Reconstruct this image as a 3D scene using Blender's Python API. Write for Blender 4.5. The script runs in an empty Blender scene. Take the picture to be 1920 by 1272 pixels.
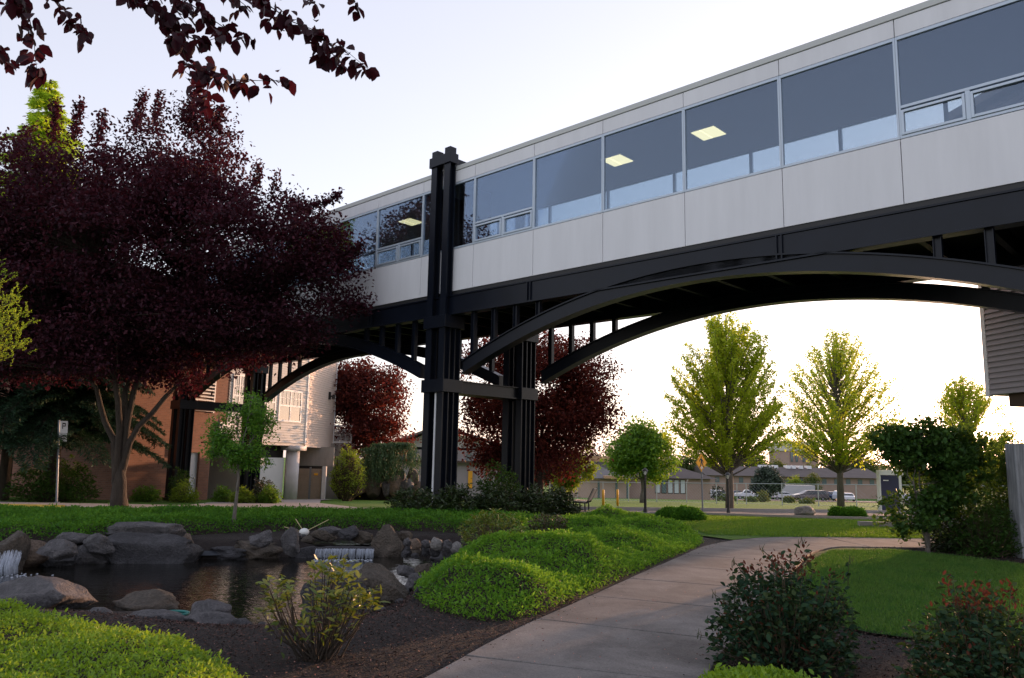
import bpy, math, random
import numpy as np
from mathutils import Vector, Matrix, noise
from mathutils.geometry import delaunay_2d_cdt
sc = bpy.context.scene
COL = sc.collection
rnd = random.Random(7)
NR = np.random.default_rng(11)

# ------------------------------------------------------------------ camera
FPX = 1469.3
PIT, ROL, YAW = math.radians(8.595), math.radians(1.0971), math.radians(46.55)
cF = Vector((0, math.cos(PIT), math.sin(PIT))); cU0 = Vector((0, -math.sin(PIT), math.cos(PIT))); cX = Vector((1, 0, 0))
cR = math.cos(ROL) * cX + math.sin(ROL) * cU0
cU = -math.sin(ROL) * cX + math.cos(ROL) * cU0
CAM = Vector((0, 0, 1.6))
cam = bpy.data.cameras.new('camera'); co = bpy.data.objects.new('camera', cam); COL.objects.link(co)
co.matrix_world = Matrix(((cR.x, cU.x, -cF.x, CAM.x), (cR.y, cU.y, -cF.y, CAM.y), (cR.z, cU.z, -cF.z, CAM.z), (0, 0, 0, 1)))
cam.sensor_width = 36; cam.lens = FPX / 1920 * 36; cam.clip_end = 3000; cam.clip_start = .05
sc.camera = co

def ray(u, v): return cF + cR * ((u - 960) / FPX) - cU * ((v - 636) / FPX)
def at(u, v, Y): r = ray(u, v); return CAM + r * (Y / r.y)          # a surveyed point of the place at depth Y
POND0 = [(-9.6, 12.4), (-8.1, 13.1), (-6.9, 13.8), (-5.6, 14.4), (-4.2, 14.9), (-2.6, 15.5), (-1.0, 16.2), (-.55, 15.2), (-1.2, 13.1), (-1.7, 10.6), (-1.95, 9.5), (-2.35, 9.0), (-2.9, 8.95), (-3.7, 9.35), (-4.5, 9.6), (-5.3, 9.7), (-7.0, 10.6), (-9.6, 10.8)]
DEP = None
def dep(x, y):                                                      # the bank sloping down to the pond
    if DEP is None or not (-14 < x < 1.5 and 4 < y < 17.5): return 0.0
    fx = (x + 14) / .1; fy = (y - 4) / .1; i = int(fx); j = int(fy); fx -= i; fy -= j
    return float((DEP[j, i] * (1 - fx) + DEP[j, i + 1] * fx) * (1 - fy) + (DEP[j + 1, i] * (1 - fx) + DEP[j + 1, i + 1] * fx) * fy)
def T(x, y): return T0(x, y) + dep(x, y)
def T0(x, y):                                                       # lie of the land
    d = y - 19
    z = 0.0
    if d > 0: z = -.042 * (math.sqrt(d * d + 16) - 4) if d < 160 else -.042 * 156
    return z
def G(u, v, z=0.0):
    r = ray(u, v); t = (z - CAM.z) / r.z; return CAM + r * t
def GY(u, Y):                                                       # ground point seen in column u at depth Y
    x = (u - 960) / FPX * Y * 1.0
    return Vector((x, Y, T(x, Y)))

# ------------------------------------------------------------------ materials
MATS = {}
def nt(name):
    m = bpy.data.materials.new(name); m.use_nodes = True
    n = m.node_tree; n.nodes.clear(); return m, n
def mat(name, col, rough=.6, metal=0, var=.0, vscale=3, bump=0, bscale=20, spec=.5, emit=None, es=1, col2=None, coords='Object', stretch=None):
    m, n = nt(name); N = n.nodes; L = n.links
    out = N.new('ShaderNodeOutputMaterial'); b = N.new('ShaderNodeBsdfPrincipled'); L.new(b.outputs[0], out.inputs[0])
    b.inputs['Roughness'].default_value = rough; b.inputs['Metallic'].default_value = metal
    b.inputs['Specular IOR Level'].default_value = spec
    b.inputs['Base Color'].default_value = (*col, 1)
    tc = N.new('ShaderNodeTexCoord'); src = tc.outputs[coords]
    if stretch:
        mp = N.new('ShaderNodeMapping'); mp.inputs['Scale'].default_value = stretch; L.new(src, mp.inputs[0]); src = mp.outputs[0]
    if var > 0 or col2:
        t = N.new('ShaderNodeTexNoise'); t.inputs['Scale'].default_value = vscale; t.inputs['Detail'].default_value = 6; t.inputs['Roughness'].default_value = .65
        L.new(src, t.inputs['Vector'])
        r = N.new('ShaderNodeValToRGB'); r.color_ramp.elements[0].position = .3; r.color_ramp.elements[1].position = .7
        c2 = col2 or tuple(min(1, c * (1 + var)) for c in col); c1 = col if col2 else tuple(c * (1 - var) for c in col)
        r.color_ramp.elements[0].color = (*c1, 1); r.color_ramp.elements[1].color = (*c2, 1)
        L.new(t.outputs[0], r.inputs[0]); L.new(r.outputs[0], b.inputs['Base Color'])
    if bump > 0:
        t2 = N.new('ShaderNodeTexNoise'); t2.inputs['Scale'].default_value = bscale; t2.inputs['Detail'].default_value = 8
        L.new(src, t2.inputs['Vector'])
        bp = N.new('ShaderNodeBump'); bp.inputs['Strength'].default_value = bump; bp.inputs['Distance'].default_value = .05
        L.new(t2.outputs[0], bp.inputs['Height']); L.new(bp.outputs[0], b.inputs['Normal'])
    if emit:
        b.inputs['Emission Color'].default_value = (*emit, 1); b.inputs['Emission Strength'].default_value = es
    MATS[name] = m; return m
def leafmat(name, cols, trans=.3, rough=.5, tcol=None, spec=.4):
    m, n = nt(name); N = n.nodes; L = n.links
    out = N.new('ShaderNodeOutputMaterial'); b = N.new('ShaderNodeBsdfPrincipled')
    b.inputs['Roughness'].default_value = rough; b.inputs['Specular IOR Level'].default_value = spec
    g = N.new('ShaderNodeNewGeometry'); r = N.new('ShaderNodeValToRGB')
    e = r.color_ramp.elements; e[0].position = 0; e[0].color = (*cols[0], 1); e[1].position = 1; e[1].color = (*cols[-1], 1)
    for i, c in enumerate(cols[1:-1]): x = e.new((i + 1) / (len(cols) - 1)); x.color = (*c, 1)
    if name.startswith(('grass', 'leaf_cover')):                    # patches of lighter and darker growth
        tc = N.new('ShaderNodeTexCoord'); t = N.new('ShaderNodeTexNoise'); t.inputs['Scale'].default_value = 1.6; t.inputs['Detail'].default_value = 5; t.inputs['Roughness'].default_value = .65; L.new(tc.outputs['Object'], t.inputs['Vector'])
        a = N.new('ShaderNodeMath'); a.operation = 'MULTIPLY_ADD'; a.inputs[1].default_value = 2.2; a.inputs[2].default_value = -.92; L.new(t.outputs[0], a.inputs[0])
        c = N.new('ShaderNodeMath'); c.operation = 'MULTIPLY_ADD'; c.inputs[1].default_value = .65; c.use_clamp = True; L.new(g.outputs['Random Per Island'], c.inputs[0]); L.new(a.outputs[0], c.inputs[2]); L.new(c.outputs[0], r.inputs[0])
    else: L.new(g.outputs['Random Per Island'], r.inputs[0])
    L.new(r.outputs[0], b.inputs['Base Color'])
    tr = N.new('ShaderNodeBsdfTranslucent'); mx = N.new('ShaderNodeMixShader'); mx.inputs[0].default_value = trans
    if tcol:
        mc = N.new('ShaderNodeMix'); mc.data_type = 'RGBA'; mc.inputs[0].default_value = .6; mc.inputs[7].default_value = (*tcol, 1)
        L.new(r.outputs[0], mc.inputs[6]); L.new(mc.outputs[2], tr.inputs[0])
    else: L.new(r.outputs[0], tr.inputs[0])
    L.new(b.outputs[0], mx.inputs[1]); L.new(tr.outputs[0], mx.inputs[2]); L.new(mx.outputs[0], out.inputs[0])
    MATS[name] = m; return m
def brickmat(name, c1, c2, mortar, bw=.22, bh=.075, ax='Generated', var=1):
    m, n = nt(name); N = n.nodes; L = n.links
    out = N.new('ShaderNodeOutputMaterial'); b = N.new('ShaderNodeBsdfPrincipled'); L.new(b.outputs[0], out.inputs[0]); b.inputs['Roughness'].default_value = .85
    uv = N.new('ShaderNodeUVMap'); br = N.new('ShaderNodeTexBrick'); L.new(uv.outputs[0], br.inputs['Vector'])
    br.inputs['Scale'].default_value = 1; br.inputs['Brick Width'].default_value = bw; br.inputs['Row Height'].default_value = bh
    br.inputs['Mortar Size'].default_value = .006; br.inputs['Color1'].default_value = (*c1, 1); br.inputs['Color2'].default_value = (*c2, 1); br.inputs['Mortar'].default_value = (*mortar, 1)
    L.new(br.outputs[0], b.inputs['Base Color'])
    bp = N.new('ShaderNodeBump'); bp.inputs['Strength'].default_value = .4; bp.inputs['Distance'].default_value = .01; bp.invert = True
    L.new(br.outputs['Fac'], bp.inputs['Height']); L.new(bp.outputs[0], b.inputs['Normal'])
    MATS[name] = m; return m

mat('steel', (.006, .0085, .0155), .3, 0, .2, 1.5, spec=.22)
mat('steel_dark', (.005, .006, .009), .5, spec=.2)
mat('cladding', (.70, .71, .74), .5, 0, .055, 2.2, stretch=(1, 1, .12))
mat('coping', (.50, .52, .51), .45)
mat('frame', (.45, .52, .60), .35, .3)
mat('reveal', (.02, .02, .022), .6)
mat('deck', (.012, .012, .013), .7, spec=.2)
mat('interior', (.34, .35, .37), .8)
mat('interior_floor', (.2, .2, .22), .8)
mat('light_panel', (1, .95, .8), .5, emit=(1, .80, .40), es=.85)
mat('light_trim', (.8, .8, .78), .5)
mat('chair_metal', (.03, .04, .06), .4)
mat('brown_panel', (.06, .035, .02), .6)
mat('soil', (.030, .020, .017), .95, 0, .5, 9, .8, 60)
mat('mulch', (.018, .012, .011), .95, 0, .55, 14, 1, 50)
mat('asphalt', (.10, .095, .10), .9, 0, .2, 1.2, .3, 60)
mat('sidewalk', (.30, .275, .27), .9, 0, .12, 1.5)
mat('kerb', (.26, .25, .245), .9, 0, .1, 2)
mat('yellow_paint', (.55, .36, .05), .7, 0, .2, 8)
mat('liner', (.02, .024, .034), .5, 0, .3, 4, .2, 12)
mat('siding_grey', (.50, .49, .48), .6)
mat('siding_sunlit', (.62, .50, .44), .6)  # same siding as the grey, with sunset glow put into the colour
mat('siding_dark', (.30, .27, .28), .6)
mat('white_trim', (.75, .76, .78), .5)
mat('white_door', (.62, .66, .72), .5)
mat('white_wall', (.60, .60, .60), .7, 0, .06, 2)
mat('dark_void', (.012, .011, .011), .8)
mat('concrete', (.28, .26, .24), .85, 0, .25, 1.6, .2, 20, stretch=(1, 1, .3))
mat('concrete_white', (.56, .54, .55), .75, 0, .08, 3)
mat('gate_tan', (.30, .24, .19), .7, 0, .1, 5)
mat('galv', (.42, .44, .46), .45, .5)
mat('galv_dark', (.20, .22, .25), .5, .5)
mat('roof_brown', (.10, .08, .075), .9, 0, .15, .6)
mat('roof_grey', (.14, .13, .13), .9, 0, .15, .6)
mat('wall_pinkbrown', (.36, .25, .21), .85, 0, .1, .4)
mat('wall_tan', (.42, .30, .24), .85, 0, .08, .5)
mat('fascia_sunlit', (.42, .25, .13), .6)  # orange evening light on the fascia is part of this colour
mat('tower_pink', (.36, .24, .21), .85)
mat('tower_light', (.55, .50, .46), .8)
mat('bark', (.045, .034, .026), .95, 0, .4, 6, .7, 30, stretch=(1, 1, .25))
mat('bark_purple', (.040, .030, .022), .95, 0, .35, 7, .8, 25, stretch=(1, 1, .35))
mat('bark_grey', (.13, .115, .10), .9, 0, .3, 9, .4, 40, stretch=(1, 1, .3))
mat('stem', (.07, .05, .03), .85)
mat('bollard_yellow', (.75, .36, .02), .5)
mat('sign_yellow', (.95, .42, .01), .45)
mat('black', (.012, .012, .014), .4)
mat('sign_white', (.75, .76, .78), .5)
mat('navy', (.012, .016, .07), .35)
mat('wood_grey', (.30, .31, .33), .9, 0, .35, 4, .5, 25, stretch=(6, 6, .6))
mat('bench_slat', (.30, .26, .22), .6, 0, .1, 9)
mat('teal', (.01, .16, .14), .4)
mat('float_white', (.7, .7, .68), .4)
mat('bamboo', (.45, .38, .20), .6)
mat('foam', (.42, .46, .54), .3, 0, .2, 30)
mat('tyre', (.012, .012, .013), .8)
mat('hub', (.4, .4, .42), .35, .6)
mat('car_glass', (.02, .025, .03), .08, spec=.8)
for nme, c in dict(car_white=(.7, .71, .74), car_tan=(.16, .13, .13), car_blue=(.03, .06, .14), car_silver=(.42, .45, .5), car_red=(.25, .03, .03)).items(): mat(nme, c, .22, .2)
mat('trailer', (.42, .42, .42), .6)
mat('glass_shop', (.12, .16, .17), .12, spec=.8)
mat('blind', (.55, .58, .58), .7)
brickmat('brick', (.235, .105, .066), (.17, .075, .05), (.21, .15, .12))
# rocks
def rockmat(name, a, b, moss=None):
    m, n = nt(name); N = n.nodes; L = n.links
    out = N.new('ShaderNodeOutputMaterial'); p = N.new('ShaderNodeBsdfPrincipled'); L.new(p.outputs[0], out.inputs[0]); p.inputs['Roughness'].default_value = .72
    tc = N.new('ShaderNodeTexCoord'); t = N.new('ShaderNodeTexNoise'); t.inputs['Scale'].default_value = 3.2; t.inputs['Detail'].default_value = 12; t.inputs['Roughness'].default_value = .75; t.inputs['Distortion'].default_value = 1.2
    L.new(tc.outputs['Object'], t.inputs['Vector'])
    r = N.new('ShaderNodeValToRGB'); e = r.color_ramp.elements; e[0].position = .32; e[0].color = (*[c * .55 for c in a], 1); e[1].position = .72; e[1].color = (*b, 1)
    x = e.new(.5); x.color = (*a, 1)
    L.new(t.outputs[0], r.inputs[0])
    t3 = N.new('ShaderNodeTexNoise'); t3.inputs['Scale'].default_value = 28; t3.inputs['Detail'].default_value = 6; L.new(tc.outputs['Object'], t3.inputs['Vector'])
    mx = N.new('ShaderNodeMix'); mx.data_type = 'RGBA'; mx.blend_type = 'OVERLAY'; mx.inputs[0].default_value = .35
    L.new(r.outputs[0], mx.inputs[6]); L.new(t3.outputs['Fac'], mx.inputs[7]); L.new(mx.outputs[2], p.inputs['Base Color'])
    v = N.new('ShaderNodeTexVoronoi'); v.inputs['Scale'].default_value = 5; v.feature = 'DISTANCE_TO_EDGE'; L.new(t.outputs[1], v.inputs['Vector'])
    ad = N.new('ShaderNodeMath'); ad.operation = 'ADD'; L.new(t3.outputs[0], ad.inputs[0]); L.new(t.outputs[0], ad.inputs[1])
    bp = N.new('ShaderNodeBump'); bp.inputs['Strength'].default_value = 1; bp.inputs['Distance'].default_value = .06; L.new(ad.outputs[0], bp.inputs['Height']); L.new(bp.outputs[0], p.inputs['Normal'])
    MATS[name] = m; return m
rockmat('rock_grey', (.08, .076, .082), (.19, .175, .178))
rockmat('rock_dark', (.036, .035, .041), (.095, .09, .097))
rockmat('rock_tan', (.14, .10, .075), (.24, .17, .115))
rockmat('rock_brown', (.07, .055, .042), (.14, .105, .08))
rockmat('rock_light', (.20, .19, .18), (.32, .29, .27))
# concrete path
def pathmat():
    m, n = nt('path_concrete'); N = n.nodes; L = n.links
    out = N.new('ShaderNodeOutputMaterial'); p = N.new('ShaderNodeBsdfPrincipled'); L.new(p.outputs[0], out.inputs[0]); p.inputs['Roughness'].default_value = .85
    tc = N.new('ShaderNodeTexCoord'); t = N.new('ShaderNodeTexNoise'); t.inputs['Scale'].default_value = 1.1; t.inputs['Detail'].default_value = 9; t.inputs['Roughness'].default_value = .7; t.inputs['Distortion'].default_value = .6
    L.new(tc.outputs['Object'], t.inputs['Vector'])
    r = N.new('ShaderNodeValToRGB'); e = r.color_ramp.elements; e[0].position = .32; e[0].color = (.085, .077, .074, 1); e[1].position = .66; e[1].color = (.225, .208, .20, 1)
    L.new(t.outputs[0], r.inputs[0])
    t2 = N.new('ShaderNodeTexNoise'); t2.inputs['Scale'].default_value = 70; t2.inputs['Detail'].default_value = 4; L.new(tc.outputs['Object'], t2.inputs['Vector'])
    r2 = N.new('ShaderNodeValToRGB'); r2.color_ramp.elements[0].position = .3; r2.color_ramp.elements[0].color = (.45, .45, .45, 1); r2.color_ramp.elements[1].position = .7
    L.new(t2.outputs[0], r2.inputs[0])
    mx = N.new('ShaderNodeMix'); mx.data_type = 'RGBA'; mx.blend_type = 'MULTIPLY'; mx.inputs[0].default_value = .7
    L.new(r.outputs[0], mx.inputs[6]); L.new(r2.outputs[0], mx.inputs[7]); L.new(mx.outputs[2], p.inputs['Base Color'])
    bp = N.new('ShaderNodeBump'); bp.inputs['Strength'].default_value = .35; bp.inputs['Distance'].default_value = .01; L.new(t2.outputs[0], bp.inputs['Height']); L.new(bp.outputs[0], p.inputs['Normal'])
    MATS['path_concrete'] = m
pathmat()
def grassmat(name, a, b, c):
    m, n = nt(name); N = n.nodes; L = n.links
    out = N.new('ShaderNodeOutputMaterial'); p = N.new('ShaderNodeBsdfPrincipled'); L.new(p.outputs[0], out.inputs[0]); p.inputs['Roughness'].default_value = .9; p.inputs['Specular IOR Level'].default_value = .2
    tc = N.new('ShaderNodeTexCoord'); t = N.new('ShaderNodeTexNoise'); t.inputs['Scale'].default_value = .6; t.inputs['Detail'].default_value = 5; L.new(tc.outputs['Object'], t.inputs['Vector'])
    t2 = N.new('ShaderNodeTexNoise'); t2.inputs['Scale'].default_value = 22; t2.inputs['Detail'].default_value = 6; t2.inputs['Roughness'].default_value = .8; L.new(tc.outputs['Object'], t2.inputs['Vector'])
    r = N.new('ShaderNodeValToRGB'); e = r.color_ramp.elements; e[0].position = .3; e[0].color = (*a, 1); e[1].position = .7; e[1].color = (*b, 1)
    L.new(t.outputs[0], r.inputs[0])
    mx = N.new('ShaderNodeMix'); mx.data_type = 'RGBA'; L.new(r.outputs[0], mx.inputs[6]); mx.inputs[7].default_value = (*c, 1)
    r3 = N.new('ShaderNodeMapRange'); r3.inputs[1].default_value = .35; r3.inputs[2].default_value = .75; r3.inputs[4].default_value = .8; L.new(t2.outputs[0], r3.inputs[0]); L.new(r3.outputs[0], mx.inputs[0])
    L.new(mx.outputs[2], p.inputs['Base Color'])
    bp = N.new('ShaderNodeBump'); bp.inputs['Strength'].default_value = .8; bp.inputs['Distance'].default_value = .05; L.new(t2.outputs[0], bp.inputs['Height']); L.new(bp.outputs[0], p.inputs['Normal'])
    MATS[name] = m
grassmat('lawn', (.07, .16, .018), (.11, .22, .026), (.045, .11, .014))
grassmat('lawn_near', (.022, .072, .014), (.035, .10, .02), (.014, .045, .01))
def watermat():
    m, n = nt('pond_water'); N = n.nodes; L = n.links
    out = N.new('ShaderNodeOutputMaterial'); p = N.new('ShaderNodeBsdfPrincipled'); L.new(p.outputs[0], out.inputs[0])
    p.inputs['Base Color'].default_value = (.006, .006, .005, 1); p.inputs['Roughness'].default_value = .04; p.inputs['IOR'].default_value = 1.6; p.inputs['Specular IOR Level'].default_value = 1.0
    tc = N.new('ShaderNodeTexCoord'); mp = N.new('ShaderNodeMapping'); mp.inputs['Scale'].default_value = (1, 2.2, 1); L.new(tc.outputs['Object'], mp.inputs[0])
    t = N.new('ShaderNodeTexNoise'); t.inputs['Scale'].default_value = 5; t.inputs['Detail'].default_value = 3; t.inputs['Roughness'].default_value = .55; L.new(mp.outputs[0], t.inputs['Vector'])
    bp = N.new('ShaderNodeBump'); bp.inputs['Strength'].default_value = .28; bp.inputs['Distance'].default_value = .035; L.new(t.outputs[0], bp.inputs['Height']); L.new(bp.outputs[0], p.inputs['Normal'])
    MATS['pond_water'] = m
watermat()
def glassmat(name, tint, refl, fac_lo, fac_hi, rough=.0):
    m, n = nt(name); N = n.nodes; L = n.links
    out = N.new('ShaderNodeOutputMaterial'); tr = N.new('ShaderNodeBsdfTransparent'); tr.inputs[0].default_value = (*tint, 1)
    gl = N.new('ShaderNodeBsdfGlossy'); gl.inputs[0].default_value = (*refl, 1); gl.inputs['Roughness'].default_value = rough
    fr = N.new('ShaderNodeLayerWeight'); fr.inputs[0].default_value = .3
    mr = N.new('ShaderNodeMapRange'); mr.inputs[3].default_value = fac_lo; mr.inputs[4].default_value = fac_hi
    L.new(fr.outputs['Fresnel'], mr.inputs[0])
    mx = N.new('ShaderNodeMixShader'); L.new(mr.outputs[0], mx.inputs[0]); L.new(tr.outputs[0], mx.inputs[1]); L.new(gl.outputs[0], mx.inputs[2]); L.new(mx.outputs[0], out.inputs[0])
    MATS[name] = m
glassmat('bridge_glass', (.64, .70, .74), (.64, .76, .94), .10, .46)
glassmat('far_glass', (.80, .86, .90), (.7, .8, .95), .08, .6)
glassmat('house_glass', (.25, .25, .25), (.9, .85, .8), .2, .6)

# leaves
leafmat('leaf_plum', [(.018, .007, .013), (.036, .011, .020), (.075, .023, .036), (.027, .0095, .020)], .22, .65, (.19, .025, .035), .15)
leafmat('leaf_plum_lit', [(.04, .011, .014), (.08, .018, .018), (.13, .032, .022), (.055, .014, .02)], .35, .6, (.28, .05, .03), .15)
leafmat('leaf_plum_near', [(.02, .005, .010), (.032, .007, .012), (.022, .005, .012)], .3, .5, (.13, .014, .025), .25)
leafmat('leaf_maple', [(.16, .28, .018), (.26, .38, .026), (.38, .46, .04), (.2, .32, .024)], .65, .6, (.75, .80, .07), .2)
leafmat('leaf_green', [(.05, .14, .015), (.09, .21, .022), (.14, .26, .028)], .45, .55, (.3, .46, .03))
leafmat('leaf_young', [(.04, .14, .016), (.08, .21, .022), (.12, .26, .025)], .45, .5, (.22, .42, .03))
leafmat('leaf_dark', [(.018, .05, .010), (.032, .085, .016), (.055, .12, .02)], .32, .55, (.16, .26, .02), .25)
leafmat('leaf_yellow', [(.16, .25, .02), (.24, .32, .03), (.12, .2, .02)], .45, .55, (.4, .5, .04))
leafmat('leaf_cover', [(.04, .14, .010), (.085, .23, .016), (.17, .34, .025), (.06, .18, .014)], .4, .55, (.28, .5, .04), .25)
leafmat('leaf_cover_bright', [(.08, .17, .010), (.14, .27, .014), (.24, .38, .022), (.10, .2, .012)], .4, .5, (.4, .55, .03))
leafmat('leaf_cover_far', [(.028, .11, .012), (.055, .17, .015), (.11, .26, .022)], .35, .6, (.2, .4, .03), .2)
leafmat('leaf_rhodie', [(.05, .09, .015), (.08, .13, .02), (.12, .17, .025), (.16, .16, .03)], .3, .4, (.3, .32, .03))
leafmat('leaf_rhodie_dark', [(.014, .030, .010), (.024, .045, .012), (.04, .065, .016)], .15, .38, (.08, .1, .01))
leafmat('leaf_rose', [(.012, .034, .020), (.020, .050, .028), (.030, .065, .030), (.05, .07, .025)], .15, .75, (.08, .14, .02), .12)
leafmat('leaf_rose_red', [(.10, .022, .02), (.08, .035, .015), (.14, .04, .03), (.07, .045, .018)], .2, .8, (.2, .05, .03), .1)
leafmat('leaf_nandina', [(.03, .05, .02), (.05, .07, .03), (.12, .05, .03)], .2, .45, (.12, .12, .03))
leafmat('leaf_cedar', [(.012, .040, .018), (.020, .060, .026), (.03, .075, .03)], .15, .6)
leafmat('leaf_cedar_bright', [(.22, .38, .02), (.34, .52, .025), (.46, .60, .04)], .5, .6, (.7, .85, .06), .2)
leafmat('leaf_cedar_top', [(.10, .17, .015), (.18, .25, .02), (.26, .24, .02)], .35, .6, (.4, .45, .04))
leafmat('leaf_weeping', [(.04, .085, .035), (.06, .115, .045), (.09, .15, .055)], .25, .6)
leafmat('leaf_distant', [(.05, .085, .02), (.08, .12, .03), (.12, .16, .04)], .35, .7, (.25, .28, .05))
leafmat('leaf_distant_dark', [(.018, .032, .018), (.028, .045, .024)], .2, .7)
leafmat('leaf_silver', [(.04, .06, .045), (.06, .085, .06), (.08, .11, .075)], .2, .6)
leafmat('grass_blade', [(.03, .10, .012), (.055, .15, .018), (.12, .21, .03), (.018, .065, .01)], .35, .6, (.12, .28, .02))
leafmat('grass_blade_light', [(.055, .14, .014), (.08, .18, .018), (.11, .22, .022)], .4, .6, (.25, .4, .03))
leafmat('chips', [(.022, .013, .010), (.05, .03, .024), (.10, .05, .04), (.03, .018, .015), (.035, .02, .017)], 0, .9)
leafmat('petal', [(.35, .10, .09), (.5, .3, .25), (.25, .06, .06)], .2, .7)

# ------------------------------------------------------------------ builders
class MB:
    def __init__(s): s.v = []; s.f = []; s.n = 0; s.mi = []; s.uv = None
    def add(s, vs, fs, m=0):
        s.v += [tuple(x) for x in vs]; s.f += [tuple(i + s.n for i in f) for f in fs]; s.mi += [m] * len(fs); s.n += len(vs)
    def obox(s, o, a, b, c, m=0):                                  # o corner, a b c edge vectors
        o = Vector(o); a = Vector(a); b = Vector(b); c = Vector(c)
        vs = [o, o + a, o + a + b, o + b, o + c, o + a + c, o + a + b + c, o + b + c]
        fs = [(0, 3, 2, 1), (4, 5, 6, 7), (0, 1, 5, 4), (1, 2, 6, 5), (2, 3, 7, 6), (3, 0, 4, 7)]
        if a.cross(b).dot(c) < 0: fs = [f[::-1] for f in fs]
        s.add(vs, fs, m)
    def box(s, x0, x1, y0, y1, z0, z1, m=0): s.obox((x0, y0, z0), (x1 - x0, 0, 0), (0, y1 - y0, 0), (0, 0, z1 - z0), m)
    def fb(s, F, a0, a1, b0, b1, z0, z1, m=0): s.obox(F.P(a0, b0, z0), F.a * (a1 - a0), F.b * (b1 - b0), Vector((0, 0, z1 - z0)), m)
    def tube(s, pts, rad, k=6, m=0, cap=True):
        pts = [Vector(p) for p in pts]; n = len(pts)
        if not hasattr(rad, '__len__'): rad = [rad] * n
        vs = []; up = Vector((.13, .27, 1))
        for i, p in enumerate(pts):
            d = (pts[min(i + 1, n - 1)] - pts[max(i - 1, 0)])
            if d.length < 1e-7: d = Vector((0, 0, 1))
            d.normalize(); x = d.cross(up)
            if x.length < .05: x = d.cross(Vector((1, 0, 0)))
            x.normalize(); y = d.cross(x)
            for j in range(k):
                t = 2 * math.pi * j / k; vs.append(p + (x * math.cos(t) + y * math.sin(t)) * rad[i])
        fs = [(i * k + j, i * k + (j + 1) % k, (i + 1) * k + (j + 1) % k, (i + 1) * k + j) for i in range(n - 1) for j in range(k)]
        if cap and k > 3: fs += [tuple(range(k))[::-1], tuple(range((n - 1) * k, n * k))]
        s.add(vs, fs, m)
    def build(s, name, m, parent=None, smooth=False, bevel=0):
        me = bpy.data.meshes.new(name)
        org = parent_origin(parent)
        me.from_pydata([(x[0] - org.x, x[1] - org.y, x[2] - org.z) for x in s.v], [], s.f)
        ms = m if isinstance(m, (list, tuple)) else [m]
        for q in ms: me.materials.append(MATS[q])
        if len(ms) > 1: me.polygons.foreach_set('material_index', s.mi)
        if smooth: me.polygons.foreach_set('use_smooth', [True] * len(s.f))
        me.update()
        o = bpy.data.objects.new(name, me); COL.objects.link(o)
        if parent: o.parent = parent
        if bevel:
            bv = o.modifiers.new('bevel', 'BEVEL'); bv.width = bevel; bv.segments = 2; bv.limit_method = 'ANGLE'
        return o
def parent_origin(p):
    v = Vector((0, 0, 0))
    while p is not None: v = v + p.location; p = p.parent
    return v
def tag(o, label=None, cat=None, group=None, kind=None):
    if label: o['label'] = label
    if cat: o['category'] = cat
    if group: o['group'] = group
    if kind: o['kind'] = kind
    return o
def thing(name, label, cat, loc=(0, 0, 0), group=None):
    o = bpy.data.objects.new(name, None); COL.objects.link(o); o.location = loc; o.empty_display_size = .2
    return tag(o, label, cat, group)
def copy_tree(o, parent=None, loc=None):
    c = o.copy(); COL.objects.link(c)
    if parent: c.parent = parent
    if loc is not None: c.location = loc
    for ch in [x for x in COL.objects if x.parent == o]: copy_tree(ch, c)
    return c
class Fr:
    def __init__(s, o, yaw): s.o = Vector(o); s.a = Vector((-math.sin(yaw), math.cos(yaw), 0)); s.b = Vector((math.cos(yaw), math.sin(yaw), 0))
    def P(s, a, b, z): p = s.o + s.a * a + s.b * b; return Vector((p.x, p.y, z + s.o.z))
def npmesh(name, V, Q, m, parent=None, world=True, smooth=False):
    """V (n,3) float, Q (k,4) int quads."""
    if world:
        org = parent_origin(parent); V = V - np.array(org)
    me = bpy.data.meshes.new(name); nv = len(V); nq = len(Q)
    me.vertices.add(nv); me.vertices.foreach_set('co', V.astype(np.float32).ravel())
    me.loops.add(nq * 4); me.loops.foreach_set('vertex_index', Q.astype(np.int32).ravel())
    me.polygons.add(nq); me.polygons.foreach_set('loop_start', np.arange(0, nq * 4, 4, dtype=np.int32))
    me.materials.append(MATS[m]); me.update(calc_edges=True)
    if smooth: me.polygons.foreach_set('use_smooth', [True] * nq)
    o = bpy.data.objects.new(name, me); COL.objects.link(o)
    if parent: o.parent = parent
    return o
def unit(A): return A / (np.linalg.norm(A, axis=1, keepdims=True) + 1e-9)
def rdir(n): return unit(NR.normal(size=(n, 3)))
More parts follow.
